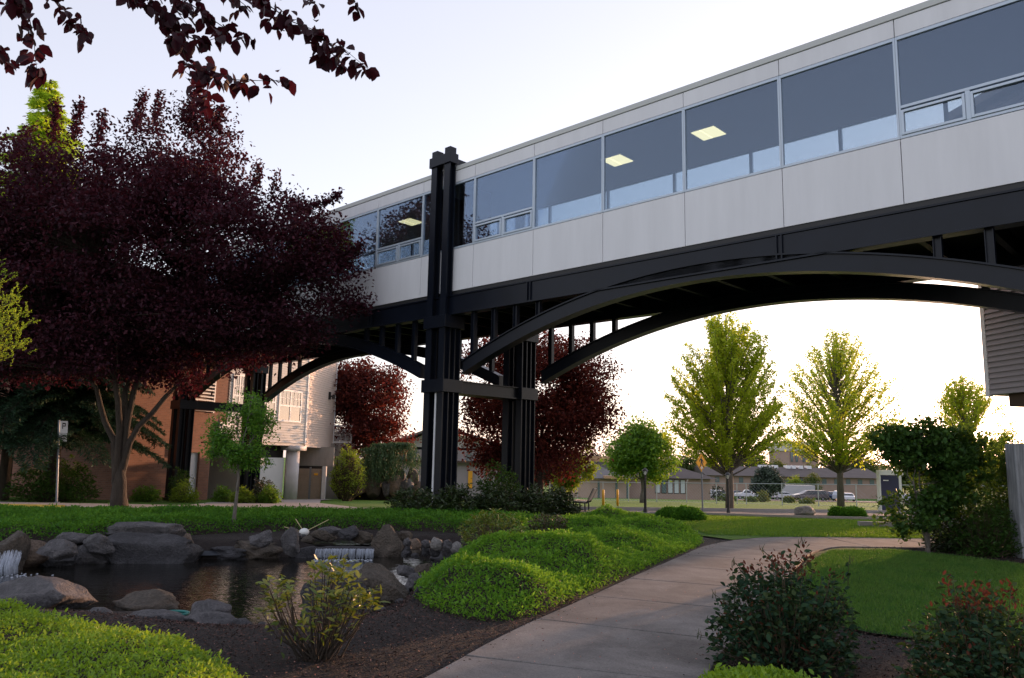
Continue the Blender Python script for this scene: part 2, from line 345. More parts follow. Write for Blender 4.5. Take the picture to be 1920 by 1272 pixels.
def leaves(P, D, L, W, fold=.25, up=None, simple=False, droop=0.):
    """P base points, D growth directions (unit), L length, W width arrays -> V,Q (oval folded leaves, one island each)"""
    n = len(P); L = np.broadcast_to(L, n)[:, None]; W = np.broadcast_to(W, n)[:, None]
    if up is None: up = rdir(n) * .8 + np.array([0, 0, 1.])
    S = unit(np.cross(D, up)); Nn = unit(np.cross(S, D))
    tip = P + D * L - np.array([0, 0, 1.]) * L * droop
    if simple == 'fine':
        dz = np.array([0, 0, 1.]) * L * droop; pts = [P]
        for q, w in ((.5, 0), (1, 0), (.14, .30), (.45, .5), (.8, .30), (.14, -.30), (.45, -.5), (.8, -.30)): pts.append(P + D * L * q + S * W * w + Nn * W * fold * abs(w) * 2 - dz * q * q)
        V = np.stack(pts, 1).reshape(-1, 3); i = np.arange(n)[:, None] * 9
        return V, np.concatenate([i + np.array([q]) for q in ((0, 3, 4, 1), (1, 4, 5, 2), (0, 1, 7, 6), (1, 2, 8, 7))], 0)
    if simple:
        a = P + D * L * .5 + S * W * .5 + Nn * W * fold; b = P + D * L * .5 - S * W * .5 + Nn * W * fold
        V = np.stack([P, a, tip, b], 1).reshape(-1, 3); Q = np.arange(n * 4).reshape(n, 4)
        return V, Q
    a1 = P + D * L * .28 + S * W * .45 + Nn * W * fold; a2 = P + D * L * .68 + S * W * .42 + Nn * W * fold - np.array([0, 0, 1.]) * L * droop * .5
    b1 = P + D * L * .28 - S * W * .45 + Nn * W * fold; b2 = P + D * L * .68 - S * W * .42 + Nn * W * fold - np.array([0, 0, 1.]) * L * droop * .5
    V = np.stack([P, a1, a2, tip, b2, b1], 1).reshape(-1, 3)
    i = np.arange(n)[:, None] * 6
    Q = np.concatenate([i + np.array([[0, 1, 2, 3]]), i + np.array([[0, 3, 4, 5]])], 0)
    return V, Q
def joinVQ(lst):
    Vs = []; Qs = []; k = 0
    for V, Q in lst: Vs.append(V); Qs.append(Q + k); k += len(V)
    return np.concatenate(Vs), np.concatenate(Qs)
def inpoly(x, y, P):
    c = np.zeros(np.shape(x), bool); n = len(P)
    for i in range(n):
        x1, y1 = P[i][0], P[i][1]; x2, y2 = P[i - 1][0], P[i - 1][1]
        t = ((y1 > y) != (y2 > y)) & (x < (x2 - x1) * (y - y1) / (y2 - y1 + 1e-12) + x1)
        c ^= t
    return c
def edist(x, y, P):
    d = np.full(np.shape(x), 1e9); n = len(P)
    for i in range(n):
        a = np.array(P[i][:2]); b = np.array(P[i - 1][:2]); ab = b - a
        t = np.clip(((x - a[0]) * ab[0] + (y - a[1]) * ab[1]) / (ab @ ab + 1e-12), 0, 1)
        d = np.minimum(d, np.hypot(x - a[0] - t * ab[0], y - a[1] - t * ab[1]))
    return d
def smooth_poly(P, it=2):
    P = [np.array(p[:2], float) for p in P]
    for _ in range(it):
        Q = []
        for i in range(len(P)):
            a = P[i]; b = P[(i + 1) % len(P)]; Q += [a * .75 + b * .25, a * .25 + b * .75]
        P = Q
    return [tuple(p) for p in P]
def vnoise(x, y, s, o=0.): return np.array([noise.noise(Vector((a * s + o, b * s - o, o))) for a, b in zip(np.ravel(x), np.ravel(y))]).reshape(np.shape(x))
def drape(poly, step, hf):
    xs = [p[0] for p in poly]; ys = [p[1] for p in poly]
    gx, gy = np.meshgrid(np.arange(min(xs), max(xs), step), np.arange(min(ys), max(ys), step)); gx = gx.ravel(); gy = gy.ravel()
    k = inpoly(gx, gy, poly) & (edist(gx, gy, poly) > step * .35)
    vs = [Vector(p[:2]) for p in poly] + [Vector((a, b)) for a, b in zip(gx[k], gy[k])]
    r = delaunay_2d_cdt(vs, [], [list(range(len(poly)))], 1, 1e-5)
    return [(v.x, v.y, hf(v.x, v.y)) for v in r[0]], [tuple(f) for f in r[2]]
def sheet(name, poly, step, hf, m, kind='structure', smooth=True):
    b = MB(); b.add(*drape(poly, step, hf)); o = b.build(name, m, None, smooth); o['kind'] = kind; return o
def scatter(poly, n):
    xs = [p[0] for p in poly]; ys = [p[1] for p in poly]; X = []; Y = []; c = 0
    while c < n:
        x = NR.uniform(min(xs), max(xs), n); y = NR.uniform(min(ys), max(ys), n); k = inpoly(x, y, poly); X.append(x[k]); Y.append(y[k]); c += k.sum()
    return np.concatenate(X)[:n], np.concatenate(Y)[:n]
def _mkdep():
    gx, gy = np.meshgrid(np.arange(-14, 1.75, .1), np.arange(4, 17.75, .1)); pp = smooth_poly(POND0, 2)
    d = np.where(inpoly(gx, gy, pp), 0, edist(gx, gy, pp)); L = np.interp(gy, [9.0, 10.5, 12.5, 14], [1.7, 1.3, .45, .3]); L = np.where(gx > -1.2, .7, L)
    s = np.clip(d / L, 0, 1); return -.25 * (1 - s * s * (3 - 2 * s))
DEP = _mkdep()
# ------------------------------------------------------------------ ground, path, pond
def GT(u, v, zoff=0.0):
    r = ray(u, v); y = 3.0
    while y < 400:
        p = CAM + r * (y / r.y)
        if p.z <= T(p.x, p.y) + zoff: return Vector((p.x, p.y, T(p.x, p.y)))
        y += .02 + y * .0015
    return p
WZ = -.30
pond = smooth_poly(POND0, 2)
pool = smooth_poly([(-4.3, 15.15), (-4.2, 16.6), (-2.9, 17.0), (-2.0, 16.7), (-2.0, 15.9), (-3.2, 15.35)], 2)
def H(x, y): return T(x, y)
def ground_mesh():
    xs = np.concatenate([-np.geomspace(600, 16, 26), np.arange(-15, 14, .25), np.geomspace(15, 600, 28)])
    ys = np.concatenate([np.array([-60, -30, -15, -6, -2, 0, 2]), np.arange(3, 30, .25), np.geomspace(31, 1500, 60)])
    X, Y = np.meshgrid(xs, ys); Z = np.vectorize(T)(X, Y)
    near = (np.abs(X) < 15) & (Y > 2) & (Y < 20)
    d = np.where(near, edist(X, Y, pond), 9); ins = near & inpoly(X, Y, pond)
    Z = np.where(ins, Z - .04 - np.clip(d / .45, 0, 1) * .6, Z)
    d2 = np.where(near, edist(X, Y, pool), 9); i2 = near & inpoly(X, Y, pool)
    Z = np.where(i2, np.minimum(Z, -np.clip(d2 / .3, 0, 1) * .3), Z)
    near2 = (np.abs(X) < 9) & (Y > 2) & (Y < 22) & ~ins
    Z = Z + np.where(near2, .02 * vnoise(X, Y, 2.5), 0)
    ny, nx = X.shape; idx = np.arange(ny * nx).reshape(ny, nx)
    V = np.stack([X.ravel(), Y.ravel(), Z.ravel()], 1)
    Q = np.stack([idx[:-1, :-1], idx[:-1, 1:], idx[1:, 1:], idx[1:, :-1]], -1).reshape(-1, 4)
    o = npmesh('ground', V, Q, 'mulch', smooth=True); o.data.materials.append(MATS['lawn'])
    cy = V[Q].mean(1); mi = (((cy[:, 1] > 26.3)) | (np.abs(cy[:, 0]) > 16)).astype(np.int32)
    o.data.polygons.foreach_set('material_index', mi); tag(o, kind='structure')
ground_mesh()
o = sheet('pond_water', pond, 1.0, lambda x, y: WZ, 'pond_water')
o = sheet('upper_pool', pool, 1.0, lambda x, y: -.12, 'pond_water')

pl = [(-2.6, .8), (-1.48, 3.64), (-.54, 6.01), (.05, 7.49), (.76, 9.0), (1.85, 11.31), (3.0, 13.7), (3.7, 15.1), (4.5, 16.2), (5.3, 16.9), (6.3, 17.25), (8.47, 17.35), (11, 17.2), (15, 16.6)]
def catmull(P, k):
    P = [np.array(p, float) for p in P]; out = []
    for i in range(len(P) - 1):
        a = P[max(i - 1, 0)]; b = P[i]; c = P[i + 1]; d = P[min(i + 2, len(P) - 1)]
        for j in range(k):
            t = j / k; out.append(.5 * ((2 * b) + (-a + c) * t + (2 * a - 5 * b + 4 * c - d) * t * t + (-a + 3 * b - 3 * c + d) * t ** 3))
    out.append(P[-1]); return np.array(out)
PLc = catmull(pl, 12)
dl = np.gradient(PLc, axis=0); dl /= np.linalg.norm(dl, axis=1)[:, None]
PRc = PLc + np.stack([dl[:, 1], -dl[:, 0]], 1) * 1.86
cum = np.concatenate([[0], np.cumsum(np.linalg.norm(np.diff((PLc + PRc) / 2, axis=0), axis=1))])
mb = MB(); bs = MB(); s = 0; JL = 1.55
def pt_at(s, C): return np.array([np.interp(s, cum, C[:, 0]), np.interp(s, cum, C[:, 1])])
while s < cum[-1]:
    e = min(s + JL, cum[-1]); k = 5; top = []
    ss = np.linspace(s + .012, e - .012, k)
    A = [pt_at(q, PLc) for q in ss]; B = [pt_at(q, PRc) for q in ss]
    vs = [];
    tilt = rnd.uniform(-.004, .004)
    for a, b in zip(A, B): vs += [(a[0], a[1], .035 + tilt), (b[0], b[1], .035 - tilt), (a[0], a[1], -.08), (b[0], b[1], -.08)]
    fs = []
    for i in range(k - 1):
        q = i * 4; fs += [(q, q + 1, q + 5, q + 4), (q, q + 4, q + 6, q + 2), (q + 1, q + 3, q + 7, q + 5)]
    fs += [(0, 2, 3, 1), (q + 4, q + 5, q + 7, q + 6)]
    mb.add(vs, fs); s = e
o = mb.build('path', 'path_concrete'); tag(o, kind='structure')
bv = o.modifiers.new('bevel', 'BEVEL'); bv.width = .008; bv.segments = 2; bv.limit_method = 'ANGLE'; bv.angle_limit = math.radians(40)

lawnA = [(.95, 20.7), (2.4, 20.4), (4.2, 19.0), (4.15, 17.2)] + [tuple(p + np.array([-dl[i, 1], dl[i, 0]]) * .06) for i, p in enumerate(PLc) if i > 97] + [(15.9, 26.6), (.6, 26.6), (.3, 23)]
kR = [tuple(p + np.array([dl[i, 1], -dl[i, 0]]) * .06) for i, p in enumerate(PRc)]
lawnB = [q for q in kR if 9.3 < q[1] and q[0] < 7.3][:] + [(8.0, 14.1), (8.5, 12.9), (9.6, 11), (11, 6.4), (7, 6.3), (5, 6.7), (3.5, 7.7), (2.75, 8.6)]
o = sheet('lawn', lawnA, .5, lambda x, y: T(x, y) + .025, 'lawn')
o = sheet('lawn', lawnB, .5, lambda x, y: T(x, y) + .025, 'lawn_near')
def strip(name, pts, w, m, dz=.02, h=0):
    C = catmull(pts, 8); d = np.gradient(C, axis=0); d /= np.linalg.norm(d, axis=1)[:, None]; n = np.stack([d[:, 1], -d[:, 0]], 1)
    b = MB(); vs = []; fs = []
    for i, (c, q) in enumerate(zip(C, n)):
        for sgn in (-1, 1):
            p = c + q * w / 2 * sgn; vs.append((p[0], p[1], T(p[0], p[1]) + dz))
        for sgn in (-1, 1):
            p = c + q * w / 2 * sgn; vs.append((p[0], p[1], T(p[0], p[1]) - .15))
    for i in range(len(C) - 1):
        q = i * 4; fs += [(q, q + 1, q + 5, q + 4), (q, q + 4, q + 6, q + 2), (q + 1, q + 3, q + 7, q + 5)]
    fs += [(0, 2, 3, 1), (len(C) * 4 - 4, len(C) * 4 - 3, len(C) * 4 - 1, len(C) * 4 - 2)]
    b.add(vs, fs); o = b.build(name, m); tag(o, kind='structure'); return o
strip('pavement', [(-45, 23.8), (-20, 23.9), (-10, 24.2), (-4, 25.6), (1, 27.4), (5, 28.8), (10, 30.5), (18, 33), (40, 38)], 4.0, 'asphalt', .03)
strip('sidewalk', [(-45, 23.9), (-22, 24.0), (-13, 24.2), (-9, 24.5), (-5, 25.6)], 3.2, 'sidewalk', .045)
strip('kerb', [(-45, 21.85), (-20, 21.9), (-12.2, 21.95)], .14, 'yellow_paint', .12)
strip('road', [(-45, 20.4), (-20, 20.5), (-12.0, 20.6)], 2.6, 'asphalt', .0 + .012)
strip('kerb', [(1.5, 29.8), (5, 31.0), (10, 32.7), (18, 35.2), (40, 40.2)], .16, 'kerb', .15)
strip('sidewalk', [(1.6, 34.0), (5, 34.6), (12, 36.4), (22, 39.3), (44, 44.5)], 1.8, 'sidewalk', .05)
strip('kerb', [(6.0, 25.9), (9, 24.5), (12.0, 24.2), (18, 23.9)], .16, 'kerb', .13)
strip('kerb', [(9.0, 20.6), (10.4, 20.4), (13.5, 20.3)], .22, 'kerb', .16)
drv = [(-10.4, 25.6), (-11.3, 30), (-12.4, 36.2), (-10.9, 40.5), (-10.4, 43.2), (-9.6, 44.0), (-9.4, 40), (-7.8, 33), (-5, 27)]
sheet('driveway', drv, 1.5, lambda x, y: T(x, y) + .036, 'sidewalk')
sheet('parking_lot', [(2, 112), (95, 112), (120, 170), (2, 170)], 8, lambda x, y: T(x, y) + .06, 'asphalt')

# pond liner strips and shelf
b = MB(); b.add(*drape(smooth_poly([(-6.3, 14.1), (-6.4, 14.9), (-5.0, 15.6), (-4.4, 15.5), (-4.5, 14.8), (-5.4, 14.35)], 2), .25, lambda x, y: -.05 - .2 * max(0, min(1, (15.0 + (x + 5.4) * .4 - y) / .7))))
tag(b.build('pond_liner', 'liner', smooth=True), 'black rubber pond liner showing between the huge slab rock and the layered flat rock', 'pond liner')

# mulch chips and petals (loose litter)
def litter(name, polys, n, sz, m):
    P = []
    for q, k in zip(polys, n): x, y = scatter(q, k); P.append(np.stack([x, y], 1))
    P = np.concatenate(P); keep = ~inpoly(P[:, 0], P[:, 1], pond) & ~inpoly(P[:, 0], P[:, 1], pathpoly); P = P[keep]
    z = np.array([T(a, b) for a, b in P]) + NR.uniform(.015, .03, len(P)); C = np.column_stack([P, z])
    D = rdir(len(P)); D[:, 2] *= .25; D = unit(D); L = NR.uniform(.5, 1.3, len(P)) * sz
    return leaves(C, D, L, L * .4, .15, simple=True)
pathpoly = [tuple(p) for p in PLc] + [tuple(p) for p in PRc[::-1]]
bedF = [(-3.2, 9.3), (-1.2, 11), (-.6, 9.5), (.9, 9.3), (-.7, 5.5), (-1.6, 3.8), (-3.5, 4), (-4.6, 8.4)]
bedR = [(1.2, 4.0), (2.9, 9.0), (3.6, 7.7), (5, 6.7), (8.5, 6.4), (8, 4)]
V, Q = litter('mulch_chips', [bedF, bedR], [26000, 20000], .03, 'chips')
o = npmesh('mulch_chips', V, Q, 'chips'); tag(o, 'fine dark bark chips strewn over the planting beds', 'mulch', kind='stuff')
bedR2 = [(6.2, 15.6), (8.0, 14.1), (8.5, 12.9), (9.6, 11), (12, 12), (12, 16), (8, 15.6)]
V, Q = litter('x', [bedR2], [5000], .045, 'chips'); o = npmesh('mulch_chips', V, Q, 'chips'); tag(o, 'bark chips under the dark shrubs by the grey post', 'mulch', kind='stuff')
P2 = [(-4, 9.2), (-.6, 10), (1.2, 9.5), (2.4, 11), (2, 5), (-2, 4.5)]
x, y = scatter(P2, 420); k = ~inpoly(x, y, pond); x = x[k]; y = y[k]; inp = inpoly(x, y, pathpoly)
C = np.column_stack([x, y, np.where(inp, .042, .035) + np.array([dep(a, c_) for a, c_ in zip(x, y)])]); D = rdir(len(x)); D[:, 2] *= .2
V, Q = leaves(C, unit(D), NR.uniform(.008, .02, len(x)), .012, .2, simple=True)
o = npmesh('fallen_petals', V, Q, 'petal'); tag(o, 'tiny fallen pink petals scattered on mulch and path', 'petals', kind='stuff')

# bits of bark spilled along the path edges
ii = NR.integers(8, 90, 500); sd_ = NR.uniform(size=500) < .5; ed = np.where(sd_[:, None], PLc[ii], PRc[ii]); nn_ = np.stack([dl[ii, 1], -dl[ii, 0]], 1) * np.where(sd_, 1, -1)[:, None]
xy = ed + nn_ * (NR.exponential(.07, 500))[:, None] + NR.normal(size=(500, 2)) * .06; D = rdir(500); D[:, 2] *= .15
V, Q = leaves(np.column_stack([xy, np.full(500, .042)]), unit(D), NR.uniform(.01, .035, 500), .01, .2, simple=True); tag(npmesh('mulch_chips', V, Q, 'chips'), 'bits of bark spilled onto the edges of the concrete path', 'mulch', kind='stuff')
# grass blades
def blades(name, poly, n, h, w, m, label, extra=.0):
    x, y = scatter(poly, n); z = np.array([T(a, b) for a, b in zip(x, y)]) + .02
    D = unit(np.column_stack([NR.normal(size=n) * .4, NR.normal(size=n) * .4, np.ones(n)])); L = NR.uniform(.6, 1.3, n) * h
    V, Q = leaves(np.column_stack([x, y, z]), D, L, w, .1, simple=True, up=rdir(n))
    o = npmesh(name, V, Q, m); tag(o, label, 'grass', kind='stuff')
lb = [(2.75, 8.6), (3.4, 9.9), (4.2, 11.6), (5.0, 13.2), (5.9, 14.7), (7.2, 15.0), (8.0, 14.1), (8.5, 12.9), (8.6, 8), (7, 6.3), (5, 6.7), (3.5, 7.7)]
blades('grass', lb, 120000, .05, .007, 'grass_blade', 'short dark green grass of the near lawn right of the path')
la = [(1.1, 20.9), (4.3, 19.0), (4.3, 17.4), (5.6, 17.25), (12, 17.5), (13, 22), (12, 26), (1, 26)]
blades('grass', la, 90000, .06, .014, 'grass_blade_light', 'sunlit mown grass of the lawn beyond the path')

# ------------------------------------------------------------------ rocks
ICO = {}
def ico(n):
    if n in ICO: return ICO[n]
    import bmesh
    bm = bmesh.new(); bmesh.ops.create_icosphere(bm, subdivisions=n, radius=1)
    V = np.array([v.co[:] for v in bm.verts]); F = [tuple(v.index for v in f.verts) for f in bm.faces]; bm.free(); ICO[n] = (V, F); return ICO[n]
def rockmesh(w, d, h, seed, ang=1.0, sub=4, boxy=.0, lay=0):
    R = np.random.default_rng(seed); V, F = ico(sub); P = V.copy()
    if boxy > 0: e = 1 - boxy; P = np.sign(P) * np.abs(P) ** e; P /= np.abs(P).max()
    for _ in range(int(12 * ang)):
        nn = R.normal(size=3); nn /= np.linalg.norm(nn); dd = R.uniform(.55, .84)
        t = P @ nn - dd; P -= np.where(t > 0, t, 0)[:, None] * nn
    nz = np.array([noise.fractal(Vector(p * 1.6 + seed * 3.1), .9, 2.1, 5) for p in P]); nf = np.array([noise.fractal(Vector(p * 5.5 - seed * 1.7), .7, 2.2, 4) for p in P]) if sub > 3 else 0; P *= (1 + nz * .15 + nf * .035)[:, None]
    if lay: P[:, :2] *= (1 + .10 * np.sign(np.sin(P[:, 2] * 9 + nz * 3)))[:, None]
    P[:, 2] = np.where(P[:, 2] < 0, P[:, 2] * .8, P[:, 2])
    P -= (P.max(0) + P.min(0)) / 2; P /= (P.max(0) - P.min(0)) / 2
    return P * np.array([w / 2, d / 2, h / 2]), F
rn = 0
def rock(box, zb, m, label, group=None, boxy=0, ang=1, dep=.8, lay=0, name='rock', rot=0, sub=4, hs=1, Yabs=None, tilt=0):
    global rn; rn += 1
    u0, v0, u1, v1 = box; uc = (u0 + u1) / 2
    p = G(uc, v1, zb) if Yabs is None else at(uc, v1, Yabs)
    Y = p.y; w = (u1 - u0) / FPX * Y; d = w * dep; Yc = Y + d * .45; w *= Yc / Y
    vis = (v1 - v0) / FPX * Yc; h = max(vis - d * .5 * (1.6 - p.z) / Y, vis * .5) * hs; sink = .3
    P, F = rockmesh(w, d, h * (1 + sink), 40 + rn, ang, sub, boxy, lay)
    P = P @ np.array(Matrix.Rotation(rot, 3, 'Z').transposed()) if rot else P
    if tilt: P = P @ np.array(Matrix.Rotation(tilt, 3, 'Y').transposed())
    b = MB(); c = Vector((p.x * Yc / Y, Yc, p.z + h / 2 - h * sink / 2)); b.add(P, F)
    o = b.build(name, m, None, True); o.location = c
    tag(o, label, 'rock' if name == 'rock' else name, group); return o
g1 = 'boulders round the pond'
rock((-12, 1000, 42, 1072), WZ, 'rock_brown', 'tall brown rock at the very left edge beside the small waterfall', g1, ang=1.3)
rock((20, 1013, 94, 1066), WZ, 'rock_tan', 'angular tan block with a pointed top beside the small waterfall', g1, ang=1.6, boxy=.2)
rock((76, 1013, 142, 1046), -.1, 'rock_grey', 'grey wedge rock right behind the angular tan block', g1)
rock((78, 1040, 142, 1064), WZ, 'rock_dark', 'low dark rock at the waterline right of the tan block', g1, ang=.6)
rock((100, 998, 166, 1024), -.02, 'rock_grey', 'flat topped grey rock against the ground cover left of the huge slab', g1, boxy=.25)
rock((128, 1018, 212, 1058), WZ, 'rock_grey', 'rounded grey rock at the waterline touching the left of the huge slab', g1)
rock((158, 1000, 214, 1032), -.05, 'rock_grey', 'small grey rock squeezed between the ground cover and the huge slab', g1, ang=.6)
rock((190, 1000, 369, 1058), WZ, 'rock_dark', 'huge dark slab boulder standing in the pond, widest of all the rocks', g1, boxy=.45, ang=.9, dep=.55)
rock((200, 979, 345, 1012), .06, 'rock_grey', 'flat grey rock lying on top of the huge dark slab boulder', g1, boxy=.35, ang=.8, dep=.55, Yabs=14.4)
rock((330, 1002, 372, 1052), WZ, 'rock_tan', 'tan end block at the right end of the huge dark slab', g1, boxy=.3, ang=1.2)
rock((372, 1026, 470, 1050), WZ, 'rock_dark', 'low layered dark ledge right of the huge slab', g1, boxy=.3, lay=1, dep=.5)
rock((428, 1015, 528, 1049), WZ, 'rock_brown', 'layered flat rock with a tan end left of the wide waterfall', g1, boxy=.35, lay=1, dep=.6)
rock((464, 994, 514, 1022), .0, 'rock_grey', 'pale faceted rock behind the layered flat rock', g1, ang=1.4)
rock((524, 990, 560, 1034), -.12, 'rock_grey', 'upright grey rock beside the white float', g1, ang=1.2, dep=.7)
rock((546, 998, 566, 1012), .0, 'rock_grey', 'small grey rock under the white float', g1, ang=.5, sub=3)
rock((564, 1004, 590, 1018), -.1, 'rock_brown', 'small oval brown rock at the back of the upper pool', g1, ang=.4, sub=3)
rock((578, 994, 632, 1012), -.05, 'rock_brown', 'long flat brown rock behind the upper pool', g1, boxy=.3, dep=.5)
rock((594, 988, 640, 1002), .05, 'rock_grey', 'thin flat rock topmost behind the upper pool, left of the dark oval one', g1, boxy=.2, dep=.6)
rock((634, 986, 674, 1008), .02, 'rock_dark', 'dark oval rock behind the upper pool', g1, ang=.6)
rock((660, 996, 700, 1016), -.06, 'rock_brown', 'brown rock between the dark oval rock and the big fractured rock', g1)
rock((694, 986, 757, 1045), WZ, 'rock_brown', 'big fractured upright rock at the right end of the wide waterfall', g1, ang=1.7, boxy=.1, dep=.8)
rock((688, 1018, 714, 1041), WZ, 'rock_dark', 'small dark rock at the foot of the big fractured rock, by the falling water', g1, ang=.6)
rock((744, 996, 774, 1012), .0, 'rock_brown', 'brownish rock just right of the big fractured rock, against the ground cover', g1, ang=.7)
# ledge of the waterfall
rock((585, 1024, 700, 1046), WZ + .0, 'rock_dark', 'wide dark stone ledge under the falling water', g1, boxy=.5, ang=.3, dep=.25, hs=.95)
rock((540, 1026, 606, 1047), WZ, 'rock_dark', 'dark wet rock at the left end of the waterfall ledge', g1, boxy=.3, dep=.4)
cob = [(756, 1010, 772, 1022), (770, 1012, 790, 1028), (788, 1014, 808, 1026), (806, 1010, 829, 1028), (830, 1014, 848, 1028), (844, 1018, 868, 1036), (756, 1022, 772, 1036), (772, 1026, 790, 1038), (790, 1027, 806, 1040), (806, 1028, 826, 1042), (828, 1028, 846, 1042), (752, 1034, 768, 1044), (770, 1038, 786, 1046)]
cm = ['rock_grey', 'rock_tan', 'rock_grey', 'rock_light', 'rock_grey', 'rock_light', 'rock_dark', 'rock_brown', 'rock_dark', 'rock_dark', 'rock_grey', 'rock_dark', 'rock_dark']
for bx, mm in zip(cob, cm):
    z0 = .0 if bx[3] < 1030 else -.15
    rock(bx, z0, mm, 'rounded cobble in the pile right of the big fractured rock', 'cobbles right of the waterfall', ang=.3, sub=3, name='cobble', hs=1.1)
rock((806, 1034, 872, 1052), WZ, 'rock_dark', 'long low dark rock at the far right end of the pond', g1, boxy=.2, dep=.5)
rock((822, 1044, 884, 1074), -.2, 'rock_light', 'pale slanting log-like rock pointing up to the yellow green shrub', g1, boxy=.3, dep=.35, tilt=-.35, hs=.7)
# right shore
rock((640, 1062, 766, 1150), WZ, 'rock_brown', 'big rounded brown boulder behind the leggy rhododendron', g1, boxy=.25, ang=.8, dep=.8)
rock((556, 1088, 700, 1168), WZ, 'rock_dark', 'long dark slab boulder half hidden by the leggy rhododendron', g1, boxy=.4, ang=.8, dep=.6)
rock((742, 1060, 786, 1080), -.12, 'rock_grey', 'grey stone topping the right shore behind the brown boulder', g1, ang=1)
rock((776, 1056, 812, 1076), -.05, 'rock_brown', 'brown stone topping the right shore next to the ground cover', g1, ang=1)
rock((757, 1076, 800, 1108), -.15, 'rock_grey', 'mid grey stone wedged right of the brown boulder', g1, ang=1)
rock((768, 1100, 808, 1136), -.08, 'rock_dark', 'dark stone at the edge of the ground cover, above the flat slate', g1, ang=.8)
rock((750, 1130, 806, 1152), -.15, 'rock_dark', 'flat dark slate where mulch and ground cover meet the pond', g1, boxy=.2, dep=.7)
rock((700, 1146, 742, 1166), -.2, 'rock_brown', 'small brown stone at the mulch edge below the brown boulder', g1, ang=.8)
rock((664, 1160, 712, 1174), -.2, 'rock_dark', 'flat bluish slate lying on the mulch edge', g1, boxy=.2)
rock((612, 1164, 662, 1182), -.2, 'rock_dark', 'dark flat stone behind the stems of the leggy rhododendron', g1, boxy=.1)
# near shore
rock((-30, 1086, 158, 1152), -.26, 'rock_grey', 'broad flat topped grey boulder at the left edge in front of the pond', g1, boxy=.4, ang=.9, dep=.7)
rock((208, 1108, 338, 1158), WZ - .08, 'rock_brown', 'brown knobbly rock rising out of the water', g1, ang=1.2, dep=.7)
rock((160, 1140, 218, 1164), -.24, 'rock_grey', 'small grey rock at the right of the broad flat boulder', g1, ang=.8)
rock((220, 1154, 256, 1172), -.22, 'rock_light', 'small pale rock half under the front ground cover', g1, ang=.6)
rock((244, 1147, 350, 1180), -.24, 'rock_grey', 'long smooth grey rock in front of the teal pond skimmer', g1, ang=.6, dep=.6)
rock((356, 1127, 430, 1166), -.27, 'rock_grey', 'domed grey rock behind the smooth flat one, right of the skimmer', g1, ang=.5)
rock((342, 1150, 446, 1184), -.24, 'rock_grey', 'smooth oval grey rock in front of the domed one', g1, ang=.3, dep=.6)
for i, (bx, mm) in enumerate([((428, 1162, 474, 1184), 'rock_dark'), ((468, 1168, 508, 1188), 'rock_dark'), ((505, 1172, 545, 1190), 'rock_dark'), ((545, 1170, 590, 1188), 'rock_dark'), ((452, 1183, 484, 1196), 'rock_grey'), ((325, 1176, 370, 1192), 'rock_grey'), ((585, 1172, 618, 1188), 'rock_dark')]):
    rock(bx, -.22, mm, 'low dark stone of the row edging the mulch in front of the pond', 'edging stones along the mulch', ang=.6, sub=3)
# dark underwater shelf of small stones on the right shore
for i in range(26):
    uu = 700 + 110 * rnd.random(); vv = 1085 + 60 * rnd.random()
    if vv < 1150 - (uu - 700) * .1: pass
    rock((uu, vv, uu + rnd.uniform(14, 26), vv + rnd.uniform(9, 16)), -.18, rnd.choice(['rock_dark', 'rock_grey', 'rock_brown']), 'small loose stone in the rubble between the brown boulder and the ground cover', 'rubble on the right shore', ang=.8, sub=2, name='stone')
rock((1490, 949, 1528, 968), 0, 'rock_light', 'pale rounded boulder on the lawn beneath the second maple', None, ang=.3, Yabs=28.5)

# falling water
b = MB()
ydir = Vector((2.2, .62)).normalized()
pa = G(590, 1050, WZ); pb = G(700, 1050, WZ)
for i in range(420):
    t = rnd.random(); p = pa.lerp(pb, t); top = -.12 + .01; off = rnd.uniform(-.02, .06)
    q = p + Vector((0, off, 0)); r0 = rnd.uniform(.001, .0042); l0 = rnd.uniform(0, .08); l1 = rnd.uniform(.35, 1)
    z0 = top - (top - WZ) * l0; z1 = top - (top - WZ) * l1
    b.tube([(q.x, q.y + .05, z0), (q.x, q.y + .01, (z0 + z1) / 2 + .03), (q.x, q.y - .02, z1)], [r0, r0 * .8, r0 * 1.4], 4)
for i in range(120):
    t = rnd.random(); p = pa.lerp(pb, t) + Vector((0, rnd.uniform(-.35, .02) * rnd.random(), 0)); b.tube([(p.x, p.y, WZ - .005), (p.x + rnd.uniform(-.05, .05), p.y, WZ + .006)], [.012, .006], 5)
tag(b.build('waterfall', 'foam', None, True), kind='structure')
b = MB(); pa = G(-8, 1078, WZ)
for i in range(170):
    x = pa.x + rnd.uniform(0, .2); y = pa.y + rnd.uniform(-.05, .25); z0 = WZ + rnd.uniform(.2, .34)
    b.tube([(x - .02, y + .1, z0), (x, y, z0 * .4 + WZ * .6), (x + .03, y - .03, WZ)], [.002, .0035, .005], 4)
for i in range(60):
    fx_, fy_ = pa.x + rnd.uniform(-.1, .9) * rnd.random(), pa.y + rnd.uniform(-.35, .2); b.tube([(fx_, fy_, WZ - .004), (fx_ + rnd.uniform(.01, .06), fy_, WZ + .005)], [.004, .009], 5)
tag(b.build('waterfall', 'foam', None, True), kind='structure')

